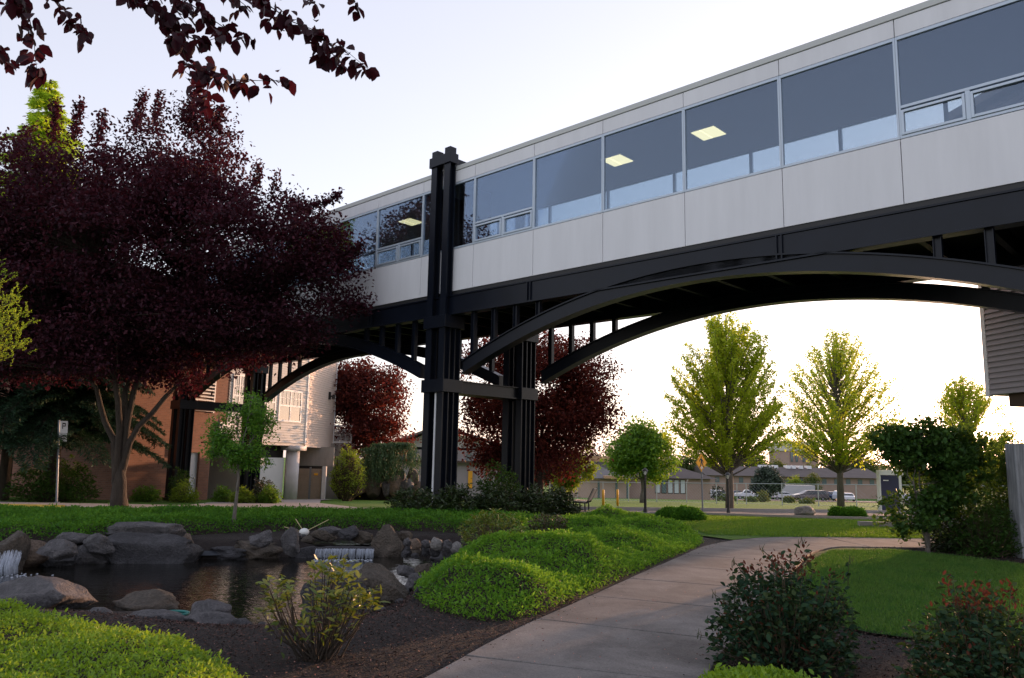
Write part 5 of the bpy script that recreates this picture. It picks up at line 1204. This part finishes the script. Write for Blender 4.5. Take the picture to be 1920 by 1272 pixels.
def shrub(name, label, base, w, h, ntip, per, L, W, leafm, low=.25, seed=1, stem_r=.006, group=None, cat='shrub', upb=.5, d=None, hub=.05, red=None, stem='stem', spread=0, drp=.15, inner=0):
    R = np.random.default_rng(seed); t = thing(name, label, cat, Vector(base), group); base = np.array(base); d = d or w
    th = np.arccos(R.uniform(-.15, 1, ntip)); ph = R.uniform(0, 6.283, ntip); rr = R.uniform(.55, 1, ntip) ** .6
    tips = np.stack([w / 2 * np.sin(th) * np.cos(ph) * rr, d / 2 * np.sin(th) * np.sin(ph) * rr, h * (low + (1 - low) * np.maximum(0, np.cos(th)) * rr) + R.normal(size=ntip) * h * .05], 1) + base
    b = MB(); ns = min(ntip, 90)
    for i in range(ntip):
        e = Vector(tips[i]); a = Vector(base) + Vector((R.normal() * hub, R.normal() * hub, 0)); a.x += (e.x - a.x) * .12; a.y += (e.y - a.y) * .12
        m = a.lerp(e, .5); m.x += (e.x - a.x) * .16; m.y += (e.y - a.y) * .16; m.z -= 0
        if i < ns or R.random() < .3: b.tube([a - Vector((0, 0, .03)), a.lerp(m, .6) + Vector((R.normal() * .01, 0, 0)), m, e], [stem_r * 1.6, stem_r * 1.2, stem_r, stem_r * .5], 5, cap=False)
    b.build('stems', stem, t, True)
    n = ntip * per; az = np.tile(np.arange(per) * 2.4, ntip) + np.repeat(R.uniform(0, 6.28, ntip), per)
    C = np.repeat(tips, per, 0); out = unit(C - (base + np.array([0, 0, h * .35]))); el = R.uniform(-.1, .9, n)
    D = np.stack([np.cos(az), np.sin(az), el * upb * 2], 1) + out * .35; D = unit(D)
    C = C + R.normal(size=(n, 3)) * L * .35 - np.array([0, 0, 1]) * (R.uniform(0, .12, n) * h * spread)[:, None]
    l = R.uniform(.6, 1.15, n) * L
    if inner:
        m_ = int(n * inner); qi = R.integers(0, ntip, m_); f = R.uniform(.35, .95, m_)[:, None]; Ci = base + (tips[qi] - base) * f + R.normal(size=(m_, 3)) * L * .8
        C = np.concatenate([C, Ci]); D = np.concatenate([D, unit(rdir(m_) + np.array([0, 0, .2]))]); l = np.concatenate([l, R.uniform(.6, 1.1, m_) * L])
    if red:
        sel = (C[:, 2] > base[2] + h * .74) & (R.uniform(size=len(C)) < .62) | (R.uniform(size=len(C)) < .05)
        V, Q = leaves(C[sel] + np.array([0, 0, .02]), unit(D[sel] + np.array([0, 0, .6])), l[sel] * .72, l[sel] * W * .6, .25, droop=.1); npmesh('new_leaves', V, Q, red, t)
        C, D, l = C[~sel], D[~sel], l[~sel]
    V, Q = leaves(C, D, l, l * W, .14, simple='fine' if ntip * per < 3200 and L < .1 else False, droop=drp); npmesh('leaves', V, Q, leafm, t); return t
# right bed shrubs
Y = 14.6
shrub('rhododendron', 'dark rounded shrub low between the dark maple and the hedge, right of the grey stems', GY(1835, Y), 1.25, 1.05, 260, 7, .09, .35, 'leaf_dark', .1, 41, inner=1.2, d=1.0)
shrub('rhododendron', 'dark low shrub touching the stems of the dark maple', GY(1775, Y + .6), 1.0, .75, 200, 7, .09, .35, 'leaf_rhodie_dark', .1, 42, inner=1.2)
shrub('rhododendron', 'lighter bush with loose top above the dark shrubs, left of the hedge', GY(1825, Y + 2.2), 1.5, 1.35, 260, 7, .09, .35, 'leaf_dark', .2, 43, inner=.8)
# shrubs round the middle tower
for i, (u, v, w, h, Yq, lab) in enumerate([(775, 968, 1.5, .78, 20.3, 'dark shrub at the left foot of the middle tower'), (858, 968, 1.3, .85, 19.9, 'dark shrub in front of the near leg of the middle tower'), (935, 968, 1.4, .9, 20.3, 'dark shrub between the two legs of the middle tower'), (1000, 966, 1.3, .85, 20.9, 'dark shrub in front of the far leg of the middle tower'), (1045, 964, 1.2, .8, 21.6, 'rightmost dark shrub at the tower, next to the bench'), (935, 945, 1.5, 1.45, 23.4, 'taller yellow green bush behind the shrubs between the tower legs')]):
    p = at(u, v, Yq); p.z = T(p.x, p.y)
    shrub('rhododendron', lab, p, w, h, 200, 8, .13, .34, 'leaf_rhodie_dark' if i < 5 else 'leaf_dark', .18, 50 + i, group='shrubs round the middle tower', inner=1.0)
p = GT(925, 1050); shrub('azalea', 'yellow green shrub with bare lower stems left of the red tinged one', p, 1.15, .72, 150, 8, .085, .32, 'leaf_rhodie', .42, 61, stem_r=.005, inner=.35)
p = GT(1030, 1018); shrub('nandina', 'small red tinged shrub right of the yellow green one', p, .92, .56, 170, 7, .06, .42, 'leaf_nandina', .2, 62, inner=1.0)
p = GT(598, 1240); shrub('rhododendron', 'leggy young rhododendron standing in the mulch in front of the pond', p + Vector((0, 0, .0)), .98, .80, 62, 9, .088, .34, 'leaf_rhodie', .46, 63, stem_r=.0055, d=.7, inner=.22, upb=.35, stem='bark_purple')
p = GT(1478, 1256); shrub('rose_bush', 'dark rose bush with red new shoots beside the path, left of the two', p, 1.22, .93, 330, 7, .062, .58, 'leaf_rose', .12, 64, stem_r=.004, d=1.0, inner=1.3, red='leaf_rose_red', group='rose bushes', spread=1)
p = GT(1478, 1256)
tt = [x for x in COL.objects if x.name.startswith('rose_bush')][0]
for u0, v0, u1, v1 in ((1420, 1180, 1340, 1115), (1400, 1160, 1358, 1125), (1450, 1060, 1428, 1030), (1490, 1040, 1502, 1015), (1400, 1080, 1375, 1055), (1590, 1100, 1592, 1050), (1380, 1215, 1310, 1190)):
    b = MB(); a = at(u0, v0, p.y); e = at(u1, v1, p.y - .05); b.tube([a, a.lerp(e, .5) + Vector((0, 0, .02)), e], [.004, .003, .002], 5)
    for q in range(5): c = e + Vector((rnd.gauss(0, .012), rnd.gauss(0, .012), -.01 * q)); b.tube([c, c + Vector((rnd.gauss(0, .012), 0, .045))], [.004, .001], 4)
    b.build('bud_shoot', 'leaf_nandina', tt)
Pn = []
for u0, v0, u1, v1 in ((1420, 1180, 1340, 1115), (1400, 1160, 1358, 1125), (1400, 1080, 1375, 1055), (1590, 1100, 1592, 1050), (1380, 1215, 1310, 1190)):
    for q in range(9): Pn.append((at(u0, v0, p.y).lerp(at(u1, v1, p.y - .05), q / 10) + Vector((rnd.gauss(0, .012), rnd.gauss(0, .02), 0)))[:])
Pn = np.array(Pn); V, Q = leaves(Pn, unit(rdir(len(Pn)) + np.array([0, 0, .1])), .055, .034, .15, droop=.15); npmesh('shoot_leaves', V, Q, 'leaf_rose', tt)
p = GT(1838, 1300); p = Vector((3.28, 5.55, 0)); shrub('rose_bush', 'dark rose bush with red tips in the lower right corner', p, 1.2, .84, 330, 7, .062, .58, 'leaf_rose', .1, 65, stem_r=.004, d=1.0, inner=1.4, red='leaf_rose_red', group='rose bushes', spread=1)

# shrubs by the left building
for i, (u, v, w, h, Yq, m, lab) in enumerate([(275, 934, 1.1, .62, 31, 'leaf_green', 'low green shrub left of the left bridge tower leg'), (345, 936, 1.0, .85, 31, 'leaf_yellow', 'yellow green shrub right in front of the left bridge tower leg'), (335, 928, .9, 1.35, 32.2, 'leaf_dark', 'tall shrub behind the yellow green one at the left tower leg'), (418, 936, .8, .65, 31.5, 'leaf_green', 'small green shrub left of the young tree trunk'), (455, 937, .9, .6, 30.5, 'leaf_yellow', 'low yellow green shrub just right of the young tree trunk'), (492, 937, 1.1, 1.0, 31.5, 'leaf_nandina', 'brownish shrub in front of the white garage wall'), (505, 938, .8, .7, 30.8, 'leaf_green', 'green shrub right of the brownish one by the white garage wall')]):
    p = at(u, v, Yq); p.z = T(p.x, p.y); shrub('shrub', lab, p, w, h, 120, 7, .11, .4, m, .15, 80 + i, inner=1.0, group='shrubs by the brick house')
p = GY(120, 28.5); shrub('rhododendron', 'large dark shrub against the shaded brick wall behind the parking sign', p, 3.0, 1.6, 300, 8, .15, .35, 'leaf_dark', .15, 91, inner=1.2)
p = GY(662, 41); shrub('laurel', 'yellow green multi stemmed bush in front of the concrete wall', p, 1.75, 2.75, 320, 8, .14, .36, 'leaf_yellow', .3, 92, stem_r=.03, inner=.8)
# deodar on the left and the bright conifer at the edge
def conifer(name, label, base, ztop, rbot, zlow, nb, leafm, seed, L=.09, dens=1.0, droop=.35, group=None, azr=None):
    R = random.Random(seed); base = Vector(base); t = thing(name, label, 'tree', base, group); b = MB(); top = Vector((base.x, base.y, ztop)); Hh = ztop - zlow
    b.tube([base - Vector((0, 0, .2)), base.lerp(top, .5), top], [.22, .13, .015], 9); P = []; D = []
    for i in range(nb):
        q = (i + .5) / nb; z = zlow + Hh * q; az = R.uniform(*(azr or (0, 6.283))); r = rbot * (1 - q) ** .8 * R.uniform(.75, 1.1) + .12; o = Vector((math.cos(az), math.sin(az), 0))
        a = Vector((base.x, base.y, z)); pts = []
        for j in range(8): s = j / 7; pts.append(a + o * r * s + Vector((0, 0, .16 * r * math.sin(s * 2.2) - droop * r * s * s)))
        b.tube(pts, [max(.005, .035 * (1 - s / 8)) for s in range(8)], 4, cap=False); side = Vector((-o.y, o.x, 0))
        m = int(r / .10) + 2
        for j in range(m):
            s = .12 + .88 * j / m; c = a + o * r * s + Vector((0, 0, .16 * r * math.sin(s * 2.2) - droop * r * s * s))
            for sg in (-1, 1):
                sl = r * .32 * (1.1 - s) + .10; e = c + side * sg * sl + o * sl * .5 + Vector((0, 0, -droop * sl * 1.1)); b.tube([c, e], [.006, .003], 3, cap=False)
                k = int(sl / .045 * dens) + 2
                for q_ in range(k):
                    w = c.lerp(e, (q_ + .5) / k)
                    for _ in range(3): P.append((w + Vector((R.gauss(0, .02), R.gauss(0, .02), R.gauss(0, .02))))[:]); D.append((o.x * .5 + side.x * sg * .6 + R.gauss(0, .5), o.y * .5 + side.y * sg * .6 + R.gauss(0, .5), -.35 + R.gauss(0, .35)))
    b.build('trunk', 'bark', t, True); P = np.array(P); D = unit(np.array(D)); l = NR.uniform(.6, 1.2, len(P)) * L
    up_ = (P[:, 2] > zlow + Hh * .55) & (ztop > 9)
    V, Q = leaves(P[~up_], D[~up_], l[~up_], l[~up_] * .22, .1, simple=True); npmesh('crown', V, Q, leafm, t)
    if not up_.any(): return t
    V, Q = leaves(P[up_], D[up_], l[up_], l[up_] * .26, .1, simple=True); npmesh('sunlit_growth', V, Q, 'leaf_cedar_bright', t); return t  # upper boughs: young tips, with the sunlight put into a brighter leaf colour
p = GY(30, 29); zt = at(42, 148, 29).z
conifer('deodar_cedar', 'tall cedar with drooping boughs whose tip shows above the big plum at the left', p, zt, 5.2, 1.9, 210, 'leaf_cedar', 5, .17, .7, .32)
conifer('deodar_cedar', 'shorter dark cedar with drooping boughs beside the shaded brick wall behind the parking sign', GY(118, 28.2), 7.6, 3.0, 1.9, 90, 'leaf_cedar', 6, .17, .7, .35)
def bright():
    Yb = 9.5; t = thing('young_conifer', 'bright yellow green conifer bough reaching in at the left edge', 'tree', (-8.6, Yb, 0)); b = MB(); b.tube([(-8.6, Yb, -.2), (-8.55, Yb, 2), (-8.5, Yb, 5.2)], [.12, .09, .02], 8)
    P = []; D = []; R = random.Random(3)
    for (u, v) in [(20, 560), (33, 625), (48, 605), (12, 595), (2, 520), (28, 520), (45, 565), (-5, 575), (22, 670), (38, 655), (56, 640), (0, 640), (64, 600), (-10, 500), (15, 530), (38, 545), (10, 570), (50, 590), (30, 610), (60, 588), (5, 620), (45, 640), (20, 650), (52, 655), (-10, 600), (-5, 660), (25, 580), (10, 680), (35, 568), (-30, 560), (-30, 630), (0, 545), (55, 620), (18, 600), (-10, 640), (40, 600), (30, 635), (8, 490), (-5, 680)]:
        e = at(u - 18, v, Yb + R.uniform(-.35, .35)); a = Vector((-8.5, Yb, e.z - .9)); m = a.lerp(e, .6) + Vector((0, 0, -.12)); pts = [a * (1 - s) ** 2 + m * 2 * s * (1 - s) + e * s * s for s in [j / 9 for j in range(10)]]
        b.tube(pts, [.016 * (1 - j / 11) for j in range(10)], 5, cap=False)
        for j in range(4, 10):
            for _ in range(5):
                c = pts[j] + Vector((R.gauss(0, .05), R.gauss(0, .1), R.gauss(0, .04))); dd = Vector((R.uniform(-.4, .9), R.gauss(0, .4), R.uniform(.2, 1.1))).normalized(); ln = R.uniform(.07, .13); b.tube([c, c + dd * ln], [.004, .002], 3, cap=False)
                for q in range(22):
                    P.append((c + dd * ln * (q / 22))[:]); D.append((dd + Vector((R.gauss(0, .7), R.gauss(0, .7), R.gauss(0, .7))))[:])
    b.build('trunk', 'bark', t, True); P = np.array(P); D = unit(np.array(D)); l = NR.uniform(.7, 1.2, len(P)) * .026
    V, Q = leaves(P, D, l, l * .3, .1, simple=True); npmesh('foliage', V, Q, 'leaf_cedar_bright', t)
bright()
# rockery with the weeping conifer
Yr = 45
RK = [(640, 905, 690, 928), (680, 885, 715, 925), (700, 870, 735, 900), (725, 895, 755, 925), (665, 888, 690, 910), (745, 900, 775, 926), (690, 855, 722, 880), (755, 880, 785, 912), (715, 905, 735, 926), (770, 905, 800, 926), (650, 880, 672, 905), (735, 875, 760, 900)]
for i, (u0, v0, u1, v1) in enumerate(RK):
    rock((u0, v0, u1, v1), 0, ['rock_tan', 'rock_brown', 'rock_grey'][i % 3], 'brown boulder of the rockery below the weeping conifer', 'rockery boulders', Yabs=Yr + (926 - v1) * .03, ang=.8, sub=3, hs=1.1)
b = MB(); p = at(720, 925, Yr + 1.6); b.add(*rockmesh(6.5, 2.6, 3.2, 777, .3, 3)); o = b.build('rockery_bank', 'soil', None, True); o.location = (p.x, p.y + .6, p.z - .2); tag(o, 'dark soil bank carrying the rockery boulders', 'bank')
def weeping():
    Y = Yr + .4; t = thing('weeping_conifer', 'weeping blue green conifer draped over the rockery boulders', 'tree', GY(735, Y)); b = MB(); P = []; D = []; R = random.Random(8)
    hub = [at(720, 842, Y), at(755, 840, Y), at(700, 850, Y)]; b.tube([GY(735, Y), at(730, 880, Y), at(735, 850, Y)], [.12, .1, .08], 7)
    for h in hub: b.tube([at(735, 860, Y), h], [.07, .03], 6)
    for i in range(230):
        h = Vector(R.choice(hub)); az = R.uniform(0, 6.28); rr = R.uniform(.3, 1.25); o = Vector((math.cos(az), math.sin(az) * .8, 0)); dl_ = R.uniform(.8, 2.2)
        for j in range(26):
            s = j / 25; c = h + o * rr * min(1, s * 1.8) ** .7 + Vector((0, 0, .30 * math.sin(min(1, s * 2) * 3.14) - dl_ * max(0, s - .25) ** 1.2 * 1.2))
            for _ in range(2): P.append((c + Vector((R.gauss(0, .05), R.gauss(0, .05), R.gauss(0, .03))))[:]); D.append((o.x * .3 + R.gauss(0, .3), o.y * .3 + R.gauss(0, .3), -.9))
    b.build('trunk', 'bark', t, True); P = np.array(P); V, Q = leaves(P, unit(np.array(D)), NR.uniform(.1, .2, len(P)), .05, .1, simple=True); npmesh('crown', V, Q, 'leaf_weeping', t)
weeping()

# distant trees
def dtree(u, vt, hw, Y, m, lab, seed, n=200, lp=22, name='distant_tree', vb=None, asp=1.0):
    g = GY(u, Y); k = Y / FPX; zt = at(u, vt, Y).z; Hh = zt - g.z; w = hw * k
    bl = [(np.array([g.x, Y, g.z + Hh * .55]), np.array([w, w, Hh * .42])), (np.array([g.x - w * .4, Y, g.z + Hh * .42]), np.array([w * .7, w * .7, Hh * .3])), (np.array([g.x + w * .35, Y - w * .2, g.z + Hh * .6]), np.array([w * .6, w * .6, Hh * .32])), (np.array([g.x + w * .1, Y, g.z + Hh * .78]), np.array([w * .5, w * .5, Hh * .22]))]
    return crown_tree(name, lab, g, g + Vector((0, 0, Hh * .25)), .012 * Hh + .08, bl, m, n, lp, w * .13, max(.28, w * .13), .7, 4, 'bark', 'distant trees', void=.35, vs=2.5 / w, seed=seed, simple=True, twigs=.15)
DT = [(1085, 850, 26, 170, 'leaf_distant_dark', 'dark distant tree behind the left end of the low brown house'), (1112, 842, 20, 160, 'leaf_distant_dark', 'dark distant tree just left of the tallest dark one'), (1140, 828, 22, 165, 'leaf_distant_dark', 'tallest dark distant tree left of the round green tree'), (1256, 848, 26, 200, 'leaf_distant', 'distant tree rising just right of the round green tree'), (1292, 846, 32, 205, 'leaf_distant', 'broad distant tree above the chimney of the low brown house'), (1328, 856, 28, 210, 'leaf_distant', 'distant tree behind the pedestrian sign'), (1405, 850, 40, 230, 'leaf_distant', 'distant tree right behind the tallest maple'), (1452, 862, 26, 215, 'leaf_distant', 'distant tree left of the pink tower block'), (1512, 868, 18, 215, 'leaf_distant', 'low distant tree in front of the pink tower block'), (1560, 858, 34, 240, 'leaf_distant', 'distant tree right of the pink tower block'), (1618, 856, 36, 235, 'leaf_distant', 'distant tree left of the navy pylon top'), (1690, 862, 40, 220, 'leaf_distant', 'distant tree behind the dark maple, left one'), (1765, 860, 40, 225, 'leaf_distant', 'distant tree behind the dark maple, right one'), (1850, 862, 40, 215, 'leaf_distant', 'distant tree behind the small light green maple'), (1925, 850, 50, 200, 'leaf_distant', 'distant tree beyond the dark hedge'), (1040, 850, 34, 190, 'leaf_distant_dark', 'distant tree behind the dark plum'), (820, 872, 60, 150, 'leaf_distant_dark', 'distant tree behind the dark roofed house')]
for i, (u, vt, hw, Y, m, lab) in enumerate(DT): dtree(u, vt, hw, Y, m, lab, 100 + i)
dtree(1437, 876, 27, 100, 'leaf_silver', 'dense silvery green tree above the white sedan', 140, 420, 26, 'silver_tree')
dtree(1486, 889, 15, 175, 'leaf_yellow', 'small yellow green tree behind the left end of the box trailer', 141, 120, 20, 'small_tree'); dtree(1520, 886, 18, 178, 'leaf_distant', 'grey green tree behind the right end of the box trailer', 142, 160, 20, 'small_tree')
for i, (u, Y, w, lab) in enumerate([(1345, 96, 1.8, 'round bush in front of the cars near the low brown house'), (1362, 90, 2.4, 'low bush row left of the first maple trunk'), (1428, 88, 1.2, 'sparse young bush inside the fence below the white sedan'), (1405, 86, 1.4, 'low bush inside the fence right of the first maple trunk'), (1475, 84, 1.4, 'tiny bush on the grass below the minivan'), (1508, 78, 1.6, 'faded tuft on the grass below the minivan')]):
    shrub('bush', lab, GY(u, Y), w, [1.9, .8, 1.2, .5, .6, .4][i], 60, 7, .22, .5, 'leaf_distant' if i else 'leaf_distant_dark', .2, 150 + i, inner=.6, group='bushes beyond the fence')

# ground covers
def cover(name, label, poly, hm, n, L, leafm, seed, mounds=(), edge=.6, base_step=.25, ns=1.0, amp=.45, kind='stuff'):
    poly = smooth_poly(poly, 2); R = np.random.default_rng(seed)
    def Hf(x, y):
        x = np.asarray(x, float); y = np.asarray(y, float); d = edist(x, y, poly); e = np.clip(d / edge, 0, 1); e = np.sqrt(1 - (1 - e) ** 2)
        h = hm * (1 - amp + amp * 2 * (vnoise(x, y, ns, seed) * .5 + .5))
        for mx, my, mr, mh in mounds: h = h + mh * np.exp(-((x - mx) ** 2 + (y - my) ** 2) / mr ** 2)
        h = h * (1 + .22 * vnoise(x, y, 4.5, seed + 2.)) + .035 * vnoise(x, y, 2.4, seed + 7.)
        return np.array([T(a, b) for a, b in zip(x.ravel(), y.ravel())]).reshape(x.shape) + h * e
    t = thing(name, label, 'ground cover', (0, 0, 0)); t['kind'] = kind
    vs, fs = drape(poly, base_step, lambda x, y: 0)
    a = np.array(vs); z = Hf(a[:, 0], a[:, 1]) - .045; b = MB(); b.add(np.column_stack([a[:, :2], z]), fs); 
    o = b.build('undergrowth', 'soil', t, True)
    x, y = scatter(poly, n); z = Hf(x, y); e = .03; gx = (Hf(x + e, y) - z) / e; gy = (Hf(x, y + e) - z) / e
    Nn = unit(np.column_stack([-gx, -gy, np.ones(n)])); spr = R.uniform(size=n) < .05; P = np.column_stack([x, y, z]) + Nn * (R.uniform(-.06, .015, n) + spr * R.uniform(.01, .05, n))[:, None]
    D = unit(Nn * R.uniform(.2, 1.1, n)[:, None] + rdir(n) * .9); l = R.uniform(.6, 1.25, n) * L * (1 + .35 * spr)
    V, Q = leaves(P, D, l, l * .42, .15, droop=.1, simple=L < .03 and False); npmesh('leaves', V, Q, leafm, t); return t
cover('ground_cover', 'dark green ground cover band behind the pond rocks', [(-13, 13.4), (-10.2, 13.2), (-8.3, 13.9), (-7.0, 14.5), (-6.3, 15.5), (-4.3, 16.9), (-2.7, 17.3), (-1.4, 17.1), (-.4, 16.6), (.7, 17.4), (1.2, 19.6), (-1, 20.2), (-4, 20.0), (-8, 19.3), (-12.5, 18.6), (-14, 16)], .27, 120000, .055, 'leaf_cover_far', 3, edge=.5, amp=.3)
cover('ground_cover', 'bright green mounding ground cover along the left edge of the path', [(-1.15, 10.1), (-1.0, 8.95), (-.6, 8.2), (.0, 7.95), (.38, 8.5), (.7, 9.2), (1.7, 11.3), (2.7, 13.4), (3.5, 15.0), (4.0, 16.3), (4.0, 18.0), (3.4, 19.6), (2.0, 20.4), (.9, 20.0), (.4, 18.3), (-.1, 16.0), (-.3, 14.0), (-.6, 12.6), (-1.0, 11.5)], .15, 150000, .042, 'leaf_cover', 5, mounds=[(-.45, 9.25, .62, .27), (.25, 8.9, .5, .2), (.75, 11.4, .85, .38), (-.2, 11.8, .6, .2), (1.9, 13.6, .7, .26), (1.5, 16.0, .9, .3), (3.0, 16.6, .7, .24), (2.5, 18.8, .9, .28)], edge=.5, ns=1.6, amp=.5)
cover('ground_cover', 'bright yellow green ground cover in the lower left corner', [(-7.5, 7.9), (-5.5, 7.75), (-4.3, 7.4), (-3.2, 6.9), (-2.4, 6.3), (-1.85, 5.75), (-1.5, 5.1), (-1.6, 4.0), (-7.5, 4.0)], .24, 85000, .032, 'leaf_cover_bright', 7, edge=.5)
cover('ground_cover', 'small bright green clump at the bottom edge under the left rose bush', [(1.25, 5.6), (1.45, 5.95), (1.9, 6.05), (2.25, 5.75), (2.3, 5.2), (1.7, 4.6), (1.2, 4.9)], .16, 9000, .04, 'leaf_cover_bright', 9, edge=.35)
def mound(u0, v0, u1, v1, Y, lab, seed):
    c = at((u0 + u1) / 2, v1, Y); k = Y / FPX; w = (u1 - u0) * k / 2; pts = [(c.x + w * math.cos(a) * (1.0 if math.cos(a) > 0 else 1), Y + w * .6 * math.sin(a)) for a in [i * 6.283 / 10 for i in range(10)]]
    t = cover('low_mound_shrub', lab, pts, (v1 - v0) * k * 1.0, 14000, .07, 'leaf_cover_far', seed, edge=w * .6); t['category'] = 'shrub'; del t['kind']
mound(1225, 946, 1325, 970, 21.8, 'low rounded mound shrub on the lawn below the pedestrian sign', 13)
mound(1553, 944, 1625, 965, 27.5, 'low rounded mound shrub on the lawn in front of the navy pylon', 14)

# ------------------------------------------------------------------ light
SAZ, SEL = math.radians(40), math.radians(5.0)
w = bpy.data.worlds.new('World'); sc.world = w; w.use_nodes = True; N = w.node_tree.nodes; Lk = w.node_tree.links; N.clear()
ow = N.new('ShaderNodeOutputWorld'); bg = N.new('ShaderNodeBackground'); sky = N.new('ShaderNodeTexSky'); sky.sky_type = 'NISHITA'; sky.sun_disc = False
sky.sun_elevation = SEL; sky.sun_rotation = SAZ; sky.air_density = 1.0; sky.dust_density = 1.0; sky.ozone_density = 1.5
hs = N.new('ShaderNodeHueSaturation'); hs.inputs['Saturation'].default_value = .62; Lk.new(sky.outputs[0], hs.inputs['Color'])
mxs = N.new('ShaderNodeMix'); mxs.data_type = 'RGBA'; mxs.blend_type = 'ADD'; mxs.inputs[0].default_value = 1; mt = N.new('ShaderNodeMix'); mt.data_type = 'RGBA'; mt.blend_type = 'MULTIPLY'; mt.inputs[0].default_value = 1; Lk.new(hs.outputs[0], mt.inputs[6]); mt.inputs[7].default_value = (.74, .65, .68, 1)
Lk.new(mt.outputs[2], mxs.inputs[6]); mxs.inputs[7].default_value = (1.04, 1.04, 1.18, 1)
Lk.new(mxs.outputs[2], bg.inputs[0]); bg.inputs[1].default_value = .15; Lk.new(bg.outputs[0], ow.inputs[0])
sl = bpy.data.lights.new('sun', 'SUN'); sl.energy = 2.2; sl.angle = math.radians(.6); sl.color = (1, .54, .30); so = bpy.data.objects.new('sun', sl); COL.objects.link(so)
sd = Vector((math.sin(SAZ) * math.cos(SEL), math.cos(SAZ) * math.cos(SEL), math.sin(SEL)))
so.rotation_euler = sd.to_track_quat('Z', 'Y').to_euler(); so.location = (0, 0, 40)
vs_ = sc.view_settings; vs_.view_transform = 'Standard'; vs_.look = 'None'; vs_.gamma = 1; vs_.exposure = 1.55; vs_.use_curve_mapping = False
